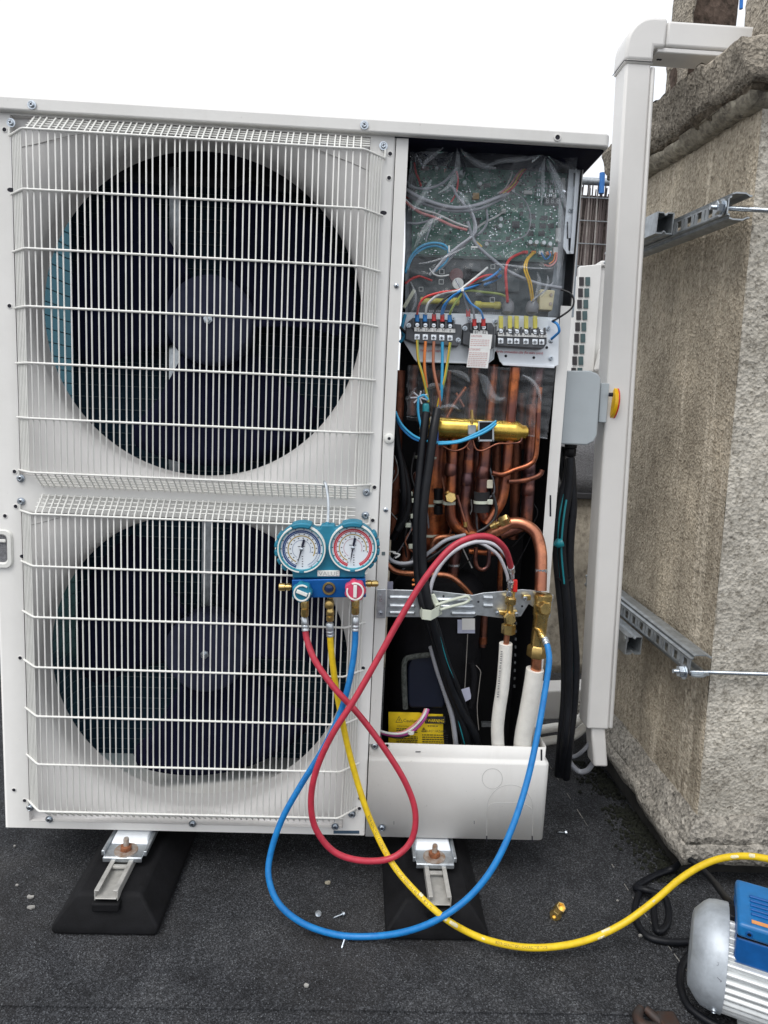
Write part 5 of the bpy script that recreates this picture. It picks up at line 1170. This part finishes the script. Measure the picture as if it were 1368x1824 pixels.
# ================================================================== RUBBER FEET
def foot(xc, xr, label):
    o = thing('rubber_foot', (xc, .1, GZ), label, 'rubber foot', 'rubber feet under the outdoor unit')
    zt = -.036; b = .092; t_ = .055; y0, y1 = -.155, .47
    mb = MB()
    lv = [(b-.004, y0+.002, GZ+.0042), (b, y0, GZ+.012), (b, y0+.002, GZ+.022), (t_+.006, y0+.020, zt-.006), (t_, y0+.026, zt)]
    vs = []
    for hw, yy, z in lv: vs += [(xc-hw, yy, z), (xc+hw, yy, z), (xc+hw, y1-(yy-y0), z), (xc-hw, y1-(yy-y0), z)]
    fs = [(3,2,1,0)]
    for k in range(len(lv)-1):
        for i in range(4): j = (i+1) % 4; fs.append((k*4+i, k*4+j, k*4+4+j, k*4+4+i))
    n4 = (len(lv)-1)*4; fs.append((n4, n4+1, n4+2, n4+3)); mb.add(vs, fs)
    mb.build('block', RUBBER, o, bevel=.005, segs=3)
    MB().box(xr-.024, xr+.024, y0+.004, y0+.03, zt-.022, zt-.006).build('nose_boss', RUBBER, o, bevel=.003)
    w = .0205; mb = MB(); ya = y0+.010
    mb.box(xr-w, xr-w+.008, ya, .42, zt+.013, zt+.0155); mb.box(xr+w-.008, xr+w, ya, .42, zt+.013, zt+.0155)
    mb.box(xr-w, xr-w+.002, ya, .42, zt-.004, zt+.013); mb.box(xr+w-.002, xr+w, ya, .42, zt-.004, zt+.013); mb.box(xr-w+.002, xr+w-.002, ya-.003, .42, zt+.0005, zt+.0025)
    mb.box(xr-w+.008, xr+w-.008, -.078, -.070, zt+.009, zt+.013)
    mb.build('rail', M('zinc_rail', (.52,.51,.48), .5, .35, var=.15, vs=40) if 'zinc_rail' not in bpy.data.materials else bpy.data.materials['zinc_rail'], o, bevel=.0006)
    # unit's own foot bracket clamped to the rail
    zb = zt+.017; mb = MB()
    mb.box(xr-.036, xr+.036, -.060, .06, zb, zb+.003); mb.box(xr-.042, xr-.036, -.052, .06, zb, zb+.010); mb.box(xr+.036, xr+.042, -.052, .06, zb, zb+.010)
    mb.box(xr-.036, xr+.036, -.0625, -.060, zb-.006, zb+.003)
    mb.build('foot_bracket', GALV, o, bevel=.0015)
    mb = MB(); mb.prism([(xr-.036,-.022,zb+.003),(xr+.036,-.022,zb+.003),(xr+.031,-.008,-.0045),(xr-.031,-.008,-.0045)], (0,.05,0)); mb.build('bracket_step', SHEET, o, bevel=.002)
    yb = -.040
    MB().lathe((xr, yb, zb+.003), (0,0,1), [(.0215,0),(.0215,.002),(.006,.0025)], 22).build('washer', RUSTW, o)
    MB().lathe((xr, yb, zb+.005), (0,0,1), [(.010,0),(.0112,.001),(.0112,.008),(.010,.009)], 6).build('nut', RUST, o)
    MB().lathe((xr, yb, zb+.004), (.02,0,1), [(.0052,0),(.0052,.023),(.0044,.025),(0,.025)], 12).build('bolt', RUSTW, o)
    return o
foot(.243, .243, 'black rubber foot with zinc rail under the left end of the unit')
foot(.8265, .829, 'black rubber foot with zinc rail under the right end, crossed by the hoses')

# ================================================================== MANIFOLD GAUGE SET
ga = thing('manifold_gauge_set', P(585, 1050, -.07), 'blue twin-dial manifold gauge set hanging by a hook on the grille', 'gauge set')
mb = MB(); mb.tube(path(-.07,(584,934,-.075),(585,900,-.066),(583,878,-.058),(580,862,-.052),(578,858,-.045),(577,862,-.037),(577,868,-.036)), .0024, 8); mb.build('hook', GALV, ga)
# boot: figure-eight backing
def circ(cx, cy, r, a0, a1, n): return [(cx+r*math.cos(R(a0+(a1-a0)*i/n)), cy-r*math.sin(R(a0+(a1-a0)*i/n))) for i in range(n+1)]
boot = circ(628,976,45,-38,128,20) + [(597,941),(596,935),(572,935),(570,941)] + circ(537,978,45,52,222,20) + [(521,1020),(521,1030),(650,1029),(650,1019)]
MB().pprism(boot, -.088, .028).build('rubber_boot', TEAL, ga, bevel=.004, segs=3)
for (cx, cy, angs) in ((537,978,(150,170,190,210,228)), (628,976,(30,10,-10,-28,-44))):
    for a in angs:
        m_ = MB(); m_.pprism(circ(cx,cy,49,a-7,a+7,4)+list(reversed(circ(cx,cy,42,a-7,a+7,4))), -.093, .030); m_.build('grip_lug', TEAL, ga, bevel=.002)
    m_ = MB(); m_.pprism(circ(cx,cy,46.5,66,116,10)+list(reversed(circ(cx,cy,36.5,68,114,10))), -.104, .038); m_.build('boot_crest', TEAL, ga, bevel=.0025)
    m_ = MB(); m_.pprism(circ(cx,cy,43.5,264,276,3)+list(reversed(circ(cx,cy,38.5,264,276,3))), -.102, .03); m_.build('boot_tab', TEAL, ga, bevel=.001)
MB().lathe(P(583, 936, -.075), (0,0,1), [(.0055,-.003),(.0055,.003),(.003,.006),(0,.0065)], 12).build('hook_swivel', TEAL, ga)
def arc_strip(mb, cx, cy, r0, r1, a0, a1, Y, n=40): 
    o = circ(cx,cy,r1,a0,a1,n); i = circ(cx,cy,r0,a0,a1,n); vs = [P(x,y,Y) for x,y in o]+[P(x,y,Y) for x,y in i]
    mb.add(vs, [(k, k+1, n+1+k+1, n+1+k) for k in range(n)])
def gauge(cx, cy, pr, needle_tip, needle_tail, lab):
    c = P(cx, cy, -.098); k = px2m(c)
    g = MB().lathe(c, (0,-1,0), [(41*k,-.030),(43*k,-.026),(43*k,.0005),(42.4*k,.002),(40.6*k,.002),(40*k,.0005)], 48, False).build('gauge', WPLAS, ga); g['label'] = lab
    MB().lathe(c, (0,-1,0), [(40*k,0),(40*k,.0012),(38.6*k,.0012),(37.6*k,-.004)], 48, False).build('bezel', TEALD, g)
    MB().lathe(c+Vector((0,.004,0)), (0,-1,0), [(38.6*k,-.001),(38.6*k,0),(0,0)], 48).build('dial', DIAL, g)
    Yd = -.0945; mb = MB()
    arc_strip(mb, cx, cy, 31.6, 34.2, 253, -14 if pr is PRBLUE else -68, Yd); arc_strip(mb, cx, cy, 29.2, 30.8, 253, -14 if pr is PRBLUE else -68, Yd)
    if pr is PRBLUE: arc_strip(mb, cx, cy, 33.6, 34.2, -14, -68, Yd, 14); arc_strip(mb, cx, cy, 29.2, 29.8, -14, -68, Yd, 14)
    for a in range(-68, 254, 6):
        q0 = circ(cx,cy,31.7,a,a,1)[0]; q1 = circ(cx,cy,30.7,a,a,1)[0]; mb.tube([P(*q0,Yd), P(*q1,Yd)], .0003, 4, False)
    mb.build('scale', pr, g, smooth=0)
    mb = MB(); arc_strip(mb, cx, cy, 23.2, 24.8, 246, -30 if pr is PRBLUE else -12, Yd); mb.build('scale', PRGOLD, g, smooth=0)
    mb = MB(); arc_strip(mb, cx, cy, 15.8, 16.6, 240, -22, Yd); mb.build('scale', M('thin_print_'+lab[:4], (.25,.30,.42) if pr is PRBLUE else (.5,.25,.3), .6), g, smooth=0)
    mb = MB(); rr = random.Random(5)
    for rad_, n in ((36.2, 14), (27, 15), (20, 12)):
        for i in range(n):
            a = 250-(310 if rad_ > 30 else 265)*i/(n-1); x, y = circ(cx,cy,rad_,a,a,1)[0]; mb.prect(x-1.1, y-.8, x+1.1, y+.8, Yd, .0002)
    for i in range(5): mb.prect(cx+.6, cy+12+i*4.4, cx+2.8, cy+13.4+i*4.4, Yd, .0002)
    mb.prect(cx-6.5, cy-5.6, cx-2, cy-4.4, Yd, .0002); mb.prect(cx+3.4, cy-5.6, cx+6, cy-4.4, Yd, .0002)
    mb.build('print', PRINT, g, smooth=0)
    d = Vector((needle_tip[0]-cx, needle_tip[1]-cy)); d.normalize(); nrm = Vector((-d.y, d.x)); t0 = Vector(needle_tail)
    poly = [(needle_tip[0]+nrm.x*.6, needle_tip[1]+nrm.y*.6), (cx+nrm.x*1.6, cy+nrm.y*1.6), (t0.x+nrm.x*2.2, t0.y+nrm.y*2.2), (t0.x-d.x*1.5, t0.y-d.y*1.5), (t0.x-nrm.x*2.2, t0.y-nrm.y*2.2), (cx-nrm.x*1.6, cy-nrm.y*1.6)]
    MB().pprism(poly, -.0965, .0006).build('needle', M('needle_ink', (.006,.008,.03), .4) if 'needle_ink' not in bpy.data.materials else bpy.data.materials['needle_ink'], g, smooth=0)
    MB().lathe(P(cx, cy, -.0965), (0,-1,0), [(3.4*k,0),(3.2*k,.0012),(1.8*k,.002),(0,.002)], 18).build('spindle', ZINC, g)
gauge(537, 978.5, PRBLUE, (529,1009), (541.4,962), 'blue-scaled low pressure dial')
gauge(628.5, 976, PRRED, (624,1004.5), (632.3,959), 'red-scaled high pressure dial')
bd_ = MB().prect(565, 1016.5, 605, 1027, -.092, .006).build('name_badge', WPLAS, ga, bevel=.0012)
mb = MB(); ptext(mb, 'VALUE', 567.5, 1025.2, -.0923, 7.4, 35.5); mb.build('lettering', M('badge_grey', (.42,.44,.44), .5), bd_, smooth=0)
blk = MB().pprism([(520,1033),(521,1065),(652,1064),(651,1031)], -.094, .034).build('manifold_block', ANOB, ga, bevel=.0012)
p = P(586, 1048, -.0945); k = px2m(p); MB().lathe(p, (0,-1,0), [(11.8*k,0),(11.8*k,.002),(11*k,.003),(8.6*k,.003),(8*k,.0005)], 30, False).build('sight_glass_ring', BRASSD, blk); MB().lathe(p, (0,-1,0), [(8.2*k,.0003),(7*k,.0012),(0,.002)], 24).build('sight_glass', M('sight_glass_navy', (.02,.04,.12), .08), blk)
def knob(cx, cy, r, mat, rot, name):
    p = P(cx, cy, -.118); k = px2m(p); mb = MB(); N = 42; vs = []; 
    prof = [(.80,.024),(1.0,.020),(1.0,.004),(.92,.0),(.0,-.001)]
    rings = []
    for rr_, h in prof:
        for i in range(N):
            a = 2*math.pi*i/N; lob = 1+.07*math.cos(7*a); vs.append(p+Vector((math.cos(a)*rr_*r*k*lob, h, math.sin(a)*rr_*r*k*lob)))
    fs = []
    for q in range(len(prof)-1):
        for i in range(N): j = (i+1) % N; fs.append((q*N+i, q*N+j, (q+1)*N+j, (q+1)*N+i))
    mb.add(vs, fs); kn = mb.build('knob', mat, ga, smooth=50); kn['label'] = name
    m_ = MB(); o = circ(cx,cy,r*.86,rot+70,rot+385,30); i_ = circ(cx,cy,r*.70,rot+70,rot+385,30); m_.pprism(o+list(reversed(i_)), -.1205, .003); m_.build('white_ring', WPLAS, kn, bevel=.0005)
    d = Vector((math.cos(R(rot)), -math.sin(R(rot)))); nrm = Vector((-d.y, d.x)); L_, w_ = r*.58, r*.17
    m_ = MB(); m_.pprism([(cx+d.x*L_+nrm.x*w_, cy+d.y*L_+nrm.y*w_), (cx-d.x*L_+nrm.x*w_, cy-d.y*L_+nrm.y*w_), (cx-d.x*L_-nrm.x*w_, cy-d.y*L_-nrm.y*w_), (cx+d.x*L_-nrm.x*w_, cy+d.y*L_-nrm.y*w_)], -.1225, .005); m_.build('pointer_bar', WPLAS, kn, bevel=.0006)
    MB().cyl(P(cx,cy,-.098), P(cx,cy,-.085), r*.5*k, n=14).build('knob_stem', BRASSD, kn)
knob(537.5, 1057, 17.5, TEAL, -22, 'teal knob'); knob(632.5, 1054, 18.5, KRED, 88, 'red knob')
def xfit(name, x0, x1, y, Y, prof, mat=BRASS):
    a = P(x0, y, Y); b = P(x1, y, Y); k = px2m(a); L = (b-a).length
    MB().lathe(a, b-a, [(r*k, t*L) for r, t in prof], 14).build(name, mat, ga)
xfit('blank_cap', 519, 497, 1045.5, -.075, [(5,0),(5,.1),(6.5,.12),(6.5,.42),(4.5,.44),(4.5,.5),(7,.52),(7,.96),(6,1)])
xfit('blank_cap', 651, 674, 1039.5, -.075, [(5,0),(5,.12),(6.5,.14),(6.5,.42),(4.5,.44),(5.8,.5),(5.8,.88),(4,1)])
def zfit(name, x, y0, y1, Y, prof, mat=BRASS, par=None, n=12):
    a = P(x, y0, Y); b = P(x, y1, Y); k = px2m(a); L = (b-a).length
    return MB().lathe(a, b-a, [(r*k, t*L) for r, t in prof], n).build(name, mat, par or ga)
FP = [(5.5,0),(5.5,.1),(7,.12),(7.4,.2),(7.4,.5),(5.8,.54),(7.2,.58),(7.2,.92),(6,1)]
zfit('flare_fitting', 543, 1066, 1098, -.077, FP, BRASS); zfit('flare_fitting', 633, 1064, 1094, -.077, FP, BRASS); zfit('flare_fitting', 588, 1064, 1106, -.077, [(5.5,0),(5.5,.2),(6,.24),(6,.5),(7.4,.56),(7.4,.74),(6,.78),(7,.8),(7,.97),(6,1)], BRASS)
p = P(586.5, 1077, -.092); MB().lathe(p, (0,-1,0), [(8.6*k,-.012),(8.6*k,.002),(7.4*k,.005),(3*k,.0065),(0,.0068)], 24).build('relief_ball', BRASSD, ga)

# ================================================================== HOSES
def crom(pts, sub=10):
    m = len(pts); out = []
    for i in range(m-1):
        p0 = pts[max(i-1,0)]; p1 = pts[i]; p2 = pts[i+1]; p3 = pts[min(i+2,m-1)]
        for k in range(sub):
            t = k/sub; out.append(.5*((2*p1)+(p2-p0)*t+(2*p0-5*p1+4*p2-p3)*t*t+(3*p1-p0-3*p2+p3)*t*t*t))
    out.append(pts[-1]); return out
def hose_obj(mat, label, r, pts, ends):
    q = crom(path(0, *pts), 10); mb = MB(); mb.tube(q, r, 16, False); o = mb.build('charging_hose', mat, smooth=70); tag(o, label, 'hose', 'charging hoses of the gauge set')
    for which, ln in ends:
        a, b = (q[0], q[1]) if which == 0 else (q[-1], q[-2]); d = (a-b).normalized()
        MB().lathe(a-d*.006, d, [(r*1.02,0),(r*1.22,.001),(r*1.22,.004),(r*1.12,.005),(r*1.22,.007),(r*1.22,.010),(r*1.1,.011),(r*1.2,.013),(r*1.2,ln),(r*.9,ln+.002)], 16).build('crimp_collar', GALV, o)
    return o, q
def hose_text(q, r, s, s0, h, mat, par, flip=1):
    acc = [0]
    for a, b in zip(q[:-1], q[1:]): acc.append(acc[-1]+(b-a).length)
    v, f = text_geo(s); k = h/.7; vs = []
    for c in v:
        t = s0+c.x*k; i = 0
        while i < len(acc)-2 and acc[i+1] < t: i += 1
        u = (t-acc[i])/max(acc[i+1]-acc[i], 1e-6); p = q[i].lerp(q[i+1], u); T = (q[i+1]-q[i]).normalized()
        N = (CAM-p); N = (N-T*N.dot(T)).normalized(); B = T.cross(N)
        if B.dot(RT) < 0: B = -B
        B = B*flip; ph = (c.y*k-h*.5)/r
        vs.append(p+(N*math.cos(ph)+B*math.sin(ph))*(r*1.012))
    MB().add(vs, f).build('lettering', mat, par, smooth=0)
HR = .0056
ho, qy = hose_obj(HYEL, 'yellow charging hose running along the roof to the pump', .0057, [(588,1128,-.072),(590,1160,-.070),(597,1215,-.066),(608,1275,-.066),(622,1340,-.068),(645,1420,-.075),(668,1480,-.085),(700,1540,-.115),(740,1588,-.152),(785,1630,-.182),(825,1656,-.178),(870,1675,-.185),(930,1687,-.19),(990,1686,-.19),(1050,1673,-.18),(1110,1645,-.17),(1165,1605,-.16),(1215,1563,-.16),(1265,1535,-.17),(1315,1525,-.19),(1368,1530,-.22),(1420,1550,-.26)], [(0,.024)])
hose_text(qy, .0057, 'REFRIGERATION CHARGING LINE - WORKING PRESSURE 60 BAR 1875 PSI', .352, .0042, PRINT, ho)
hose_text(qy, .0057, 'REFRIGERATION CHARGING LINE', .675, .0042, PRINT, ho)
# dried foam scabs stuck on the yellow hose
FSC = M('dried_paint', (.78,.72,.48), .7, var=.1, vs=200)
acc = [0]
for a_, b_ in zip(qy[:-1], qy[1:]): acc.append(acc[-1]+(b_-a_).length)
def at_s(s):
    i = 0
    while i < len(acc)-2 and acc[i+1] < s: i += 1
    return qy[i].lerp(qy[i+1], (s-acc[i])/(acc[i+1]-acc[i])), (qy[i+1]-qy[i]).normalized()
for (x, y, ln) in ((788,1638,.012),(805,1648,.02),(858,1672,.006),(1065,1664,.014),(1078,1656,.018),(1312,1526,.014),(1162,1605,.006),(1340,1530,.010),(748,1600,.008)):
    best = min(range(len(qy)), key=lambda i: (lambda d: (684+F_PX*d.dot(RT)/d.dot(FW)-x)**2+(912-F_PX*d.dot(UP)/d.dot(FW)-y)**2)(qy[i]-CAM)); s = acc[best]
    rr = random.Random(int(x)); vs = []; fs = []
    NU, NV = 8, 5; ph0 = rr.uniform(-.9, .9); sp_ = rr.uniform(.5, 1.3)
    for i in range(NU+1):
        p, T = at_s(s+ln*(i/NU-.5)); N = (CAM-p); N = (N-T*N.dot(T)).normalized(); B = T.cross(N)
        for j in range(NV+1):
            e = (i in (0, NU)) or (j in (0, NV)); ph = ph0+sp_*(j/NV-.5)*(1 if 0 < i < NU else .5)+rr.uniform(-.12,.12); vs.append(p+(N*math.cos(ph)+B*math.sin(ph))*(.0057*(.99 if e else 1.06+rr.uniform(0,.10))))
    for i in range(NU):
        for j in range(NV): k_ = i*(NV+1)+j; fs.append((k_, k_+1, k_+NV+2, k_+NV+1))
    MB().add(vs, fs).build('dried_foam_spot', FSC, ho, smooth=60)
bo, qb = hose_obj(HBLU, 'blue charging hose looping over the roof to the gas valve', HR, [(633,1118,-.072),(632,1150,-.074),(624,1205,-.080),(606,1270,-.085),(575,1335,-.09),(535,1400,-.095),(502,1460,-.10),(482,1520,-.11),(479,1565,-.125),(497,1610,-.14),(540,1645,-.150),(600,1665,-.155),(660,1668,-.160),(720,1660,-.175),(775,1640,-.185),(830,1603,-.18),(875,1550,-.17),(910,1480,-.15),(938,1395,-.12),(957,1310,-.09),(971,1230,-.06),(978,1180,-.045),(976,1155,-.034),(972,1143,-.026)], [(0,.024),(1,.012)])
hose_text(qb, HR, 'REFRIGERATION CHARGING LINE', .24, .0038, M('dark_blue_print', (.004,.05,.2), .5), bo)
p = P(964, 1131, -.014); d_ = (p-P(972,1143,-.026)).normalized(); MB().lathe(p-d_*.010, d_, [(.0062,0),(.0075,.001),(.0075,.006),(.006,.007),(.0072,.008),(.0072,.014),(.0055,.016),(.0055,.028)], 12).build('swivel_nut', BRASS, bo)
ro_, qr = hose_obj(HRED, 'red charging hose twisted in a loop and reaching the liquid valve', HR, [(544,1118,-.072),(547,1140,-.076),(562,1178,-.088),(596,1226,-.10),(640,1274,-.102),(688,1338,-.102),(724,1398,-.103),(740,1450,-.106),(732,1498,-.11),(698,1528,-.115),(645,1533,-.12),(595,1517,-.12),(562,1475,-.122),(554,1425,-.124),(564,1370,-.126),(592,1308,-.128),(632,1245,-.125),(672,1175,-.118),(712,1103,-.112),(755,1033,-.106),(800,979,-.10),(838,958,-.095),(873,957,-.085),(898,976,-.062),(908,1002,-.036),(910,1012,-.022)], [(0,.024),(1,.020)])
MB().lathe(P(910, 1034, -.012), (0,.25,-1), [(.005,0),(.0065,.001),(.0065,.007),(.0045,.008),(.0045,.014)], 10).build('swivel_nut', TIN, ro_)

# ================================================================== VACUUM PUMP bottom right
pu = thing('vacuum_pump', (1.33, -.35, GZ), 'silver finned vacuum pump motor with blue terminal box, cut by the frame', 'pump')
th = R(27); AX = Vector((math.cos(th), -math.sin(th), 0)); SD = Vector((-math.sin(th), -math.cos(th), 0)); UPZ = Vector((0,0,1))
pc = PZ(1284, 1702, -.012)
def pl_(s, a, z): return pc+AX*s+SD*a+UPZ*z
MB().lathe(pc, AX, [(0,-.046),(.050,-.0455),(.056,-.044),(.071,-.031),(.0765,-.024),(.0790,-.014),(.0805,.003),(.080,.0045),(.077,.0045)], 56).build('fan_cowl', SILV, pu)
for (s, a_, z, r_) in ((-.006,.067,-.043,.0045),):
    p = pl_(s, a_, z); MB().lathe(p-SD*.003, (p-pl_(s,0,0)), [(r_,0),(r_,.006),(r_*.6,.007),(r_*.5,.0055),(0,.0055)], 12).build('cowl_screw', ZINC, pu)
mb = MB(); N = 38; vs = []; L_ = .26
prof = []
for i in range(N):
    for (da, rr_) in ((-.46,.0690),(-.18,.0768),(0,.0776),(.18,.0768),(.46,.0690)): prof.append((2*math.pi*(i+da)/N, rr_))
n = len(prof)
for s in (-.002, L_):
    for a, rr_ in prof: vs.append(pl_(s, math.cos(a)*rr_, math.sin(a)*rr_))
mb.add(vs, [(i, (i+1) % n, n+(i+1) % n, n+i) for i in range(n)]+[tuple(range(n))]+[tuple(range(2*n-1,n-1,-1))]); mb.build('finned_body', ALUW, pu, smooth=50)
def pbx(name, s0, s1, a0, a1, z0, z1, mat, bev=.003, par=None): 
    m_ = MB(); m_.add([pl_(s,a,z) for z in (z0,z1) for (s,a) in ((s0,a0),(s1,a0),(s1,a1),(s0,a1))], ((3,2,1,0),(4,5,6,7),(0,1,5,4),(1,2,6,5),(2,3,7,6),(3,0,4,7))); return m_.build(name, mat, par or pu, bevel=bev, segs=3)
tb = pbx('terminal_box', .012, .17, -.05, .062, .040, .084, PBLUE, .004)
pbx('box_lid', .0112, .172, -.052, .0640, .0845, .108, M('blue_lid_plastic', (.01,.15,.40), .35, var=.15), .006, tb)
pbx('lid_gasket', .0125, .171, -.051, .0628, .0838, .0848, BLACK, .0002, tb)
for i in range(5): pbx('lid_rib', .03, .165, -.012+i*.011, -.007+i*.011, .1082, .1108, PBLUE, .0008, tb)
pbx('rating_strip', .030, .165, .048, .056, .1083, .1090, M('orange_strip', (.70,.30,.10), .5), .0002, tb)
for s_ in (.028, .15):
    p = pl_(s_, .0642, .094); MB().lathe(p, SD, [(.0055,0),(.005,.0008),(.003,.0008),(.0028,-.002)], 14, False).build('lid_screw_boss', PBLUE, tb); MB().lathe(p, SD, [(.0028,.0002),(0,.0002)], 12).build('lid_screw_hole', DARKHOLE, tb)
pbx('rating_plate', .075, .125, .0622, .0630, .047, .078, M('plate_silver', (.5,.53,.55), .4, .5), .0003, tb)
pbx('cable_entry', .004, .014, -.02, .01, .062, .080, BLACK, .002, tb)
# worn marks on the cowl
WORN = M('scraped_metal', (.24,.25,.27), .6, .3, var=.3, vs=200)
rw = random.Random(4)
for i in range(7):
    a = R(rw.uniform(-70, 40)); s_ = rw.uniform(-.022, .0); rr_ = .0768+(s_+.024)*.17+.0006
    q = []
    for k_ in range(4): a2 = a+k_*rw.uniform(.01,.03); s2 = s_+k_*rw.uniform(-.002,.003); q.append(pl_(s2, math.cos(a2)*(.0768+(s2+.024)*.17), math.sin(a2)*(.0768+(s2+.024)*.17)))
    MB().tube(q, rw.uniform(.0002,.0005), 5).build('scratch', WORN, pu)
pbx('rubber_foot', .05, .09, -.06, .07, -.0985, -.075, BLACK, .004); pbx('rubber_foot', .2, .24, -.06, .07, -.0985, -.075, BLACK, .004)
pbx('base_plate', .03, .25, -.05, .06, -.078, -.070, ALUW, .002)
tag(MB().tube([pl_(.03,-.03,.06), pl_(.005,-.05,.065), P(1262,1560,-.06), P(1225,1530,.0), PZ(1200,1546,GZ+.02), PZ(1165,1560,GZ+.010), PZ(1132,1580,GZ+.010), PZ(1150,1585,GZ+.02), PZ(1185,1600,GZ+.012), PZ(1190,1640,GZ+.010), PZ(1172,1660,GZ+.010), PZ(1165,1630,GZ+.012), PZ(1162,1590,GZ+.014), PZ(1140,1590,GZ+.010), PZ(1131,1630,GZ+.010), PZ(1150,1665,GZ+.010), PZ(1185,1677,GZ+.010), PZ(1225,1678,GZ+.010), PZ(1250,1672,GZ+.010)], .0062, 10, sub=8).build('pump_cable', CABLE), 'black pump mains cable coiled on the roof below the yellow hose', 'cable')
tag(MB().tube([PZ(1235,1690,GZ+.009), PZ(1215,1720,GZ+.009), PZ(1212,1755,GZ+.009), PZ(1225,1790,GZ+.009), PZ(1255,1815,GZ+.009), PZ(1300,1838,GZ+.009)], .006, 10, sub=8).build('black_cable', CABLE), 'black cable curving in front of the vacuum pump cowl', 'cable')

# ================================================================== SMALL THINGS ON THE ROOF
def loose_screw(x, y, yaw, tilt, label):
    mb = MB(); mb.lathe((0,0,0), (1,0,0), [(.0028,-.003),(.0045,-.0028),(.0045,0),(.0062,.0002),(.0062,.0014),(.0022,.0016)]+[(.0022 if i % 2 else .0017, .002+i*.0012) for i in range(13)]+[(0,.0195)], 12)
    o = link('loose_screw', mb.mesh('loose_screw', ZINC), None, PZ(x, y, GZ+.009), (0, R(tilt), R(yaw))); tag(o, label, 'screw', 'loose screws on the roof')
loose_screw(567, 1627, 100, 70, 'loose zinc screw standing on its head just inside the blue hose')
loose_screw(611, 1628, 200, 10, 'loose zinc screw lying sideways inside the blue hose loop')
loose_screw(614, 1672, 255, 12, 'loose zinc screw lying in front of the blue hose')
loose_screw(1008, 1483, 165, 8, 'loose zinc screw lying right of the service cover')
bn = thing('brass_flare_nuts', PZ(994, 1625, GZ), 'pair of brass flare nuts screwed together on the roof felt', 'flare nut')
p = PZ(989, 1630, GZ+.011); d1 = Vector((-.55,-.75,.15))
MB().lathe(p, d1, [(.0085,-.010),(.0105,-.009),(.0105,.004),(.009,.006),(.004,.0062),(.004,.002),(0,.002)], 6).build('nut', BRASS, bn)
p = PZ(998, 1617, GZ+.014); MB().lathe(p, (.2,-.55,.8), [(.009,-.012),(.0105,-.011),(.0105,.003),(.009,.005),(.0075,.005),(.0068,-.004),(0,-.004)], 6).build('nut', BRASS, bn)
def chip(x, y, s, mat, label, name='debris_chip', cat='debris'):
    rr = random.Random(int(x*y)); p = PZ(x, y, GZ+.006); n = 7; mb = MB(); a0 = rr.random()*6
    poly = [p+Vector((math.cos(a0+i*6.283/n)*s*rr.uniform(.55,1.2), math.sin(a0+i*6.283/n)*s*rr.uniform(.4,.9), rr.uniform(-.001,.001))) for i in range(n)]
    mb.prism(poly, (0,0,.0025)); tag(mb.build(name, mat, smooth=0), label, cat, 'debris on the roof')
CH = M('pale_chip', (.42,.38,.29), .8, var=.2, vs=200); CHW = M('grey_chip', (.34,.33,.31), .8)
chip(584,1573,.008,CH,'flat beige chip on the felt behind the blue hose'); chip(546,1757,.005,CHW,'small pale pebble near the bottom edge'); chip(54,1598,.006,CHW,'upper pale crumb at the far left of the roof'); chip(55,1617,.007,CHW,'lower pale crumb at the far left of the roof'); chip(30,1578,.003,CHW,'tiny pale crumb left of the left foot'); chip(26,1508,.003,CHW,'tiny pale crumb close to the unit corner'); chip(1100,1605,.003,CHW,'tiny crumb beside the felt seam'); chip(508,1628,.003,CHW,'tiny crumb left of the blue hose'); chip(1140,1668,.004,CHW,'small crumb beneath the yellow hose')
# rusty bent bracket bottom right
rb = thing('rusty_hook', PZ(1165, 1812, GZ), 'rusty bent metal hook at the bottom edge beside the pump', 'metal scrap')
RB = M('rusty_metal', (.045,.038,.036), .55, .4, var=.3, vs=60, col2=(.06,.03,.02))
q = [PZ(1142,1795,GZ+.018), PZ(1136,1812,GZ+.014), PZ(1148,1830,GZ+.012), PZ(1175,1832,GZ+.012)]; MB().tube(q, [.006,.009,.010,.008], 8).build('curved_jaw', RB, rb, smooth=60)
MB().tube([PZ(1150,1797,GZ+.02), PZ(1168,1814,GZ+.016), PZ(1185,1830,GZ+.014)], [.006,.008,.009], 8).build('straight_jaw', RB, rb, smooth=60)
a_ = PZ(1188, 1816, GZ+.015); MB().box(a_.x-.016, a_.x+.014, a_.y-.02, a_.y+.008, GZ+.006, GZ+.024).build('block', RB, rb, bevel=.003)
# loose grit and granules shed by the felt
gr = MB(); rr = random.Random(9)
for i in range(5200):
    x = rr.uniform(0, 1.45); y = rr.uniform(-.5, .25); s = rr.uniform(.0005, .0016)
    q = Vector((x, y, GZ+.0042)); a0 = rr.random()*6; 
    gr.add([q+Vector((math.cos(a0)*s, math.sin(a0)*s, 0)), q+Vector((math.cos(a0+2.1)*s, math.sin(a0+2.1)*s, 0)), q+Vector((math.cos(a0+4.2)*s, math.sin(a0+4.2)*s, 0)), q+Vector((0,0,s*1.1))], ((0,1,3),(1,2,3),(2,0,3)))
tag(gr.build('loose_granules', M('mineral_granule', (.20,.21,.22), .8, var=.4, vs=900), smooth=0), 'pale mineral granules scattered over the dark roofing felt', 'granules', kind='stuff')
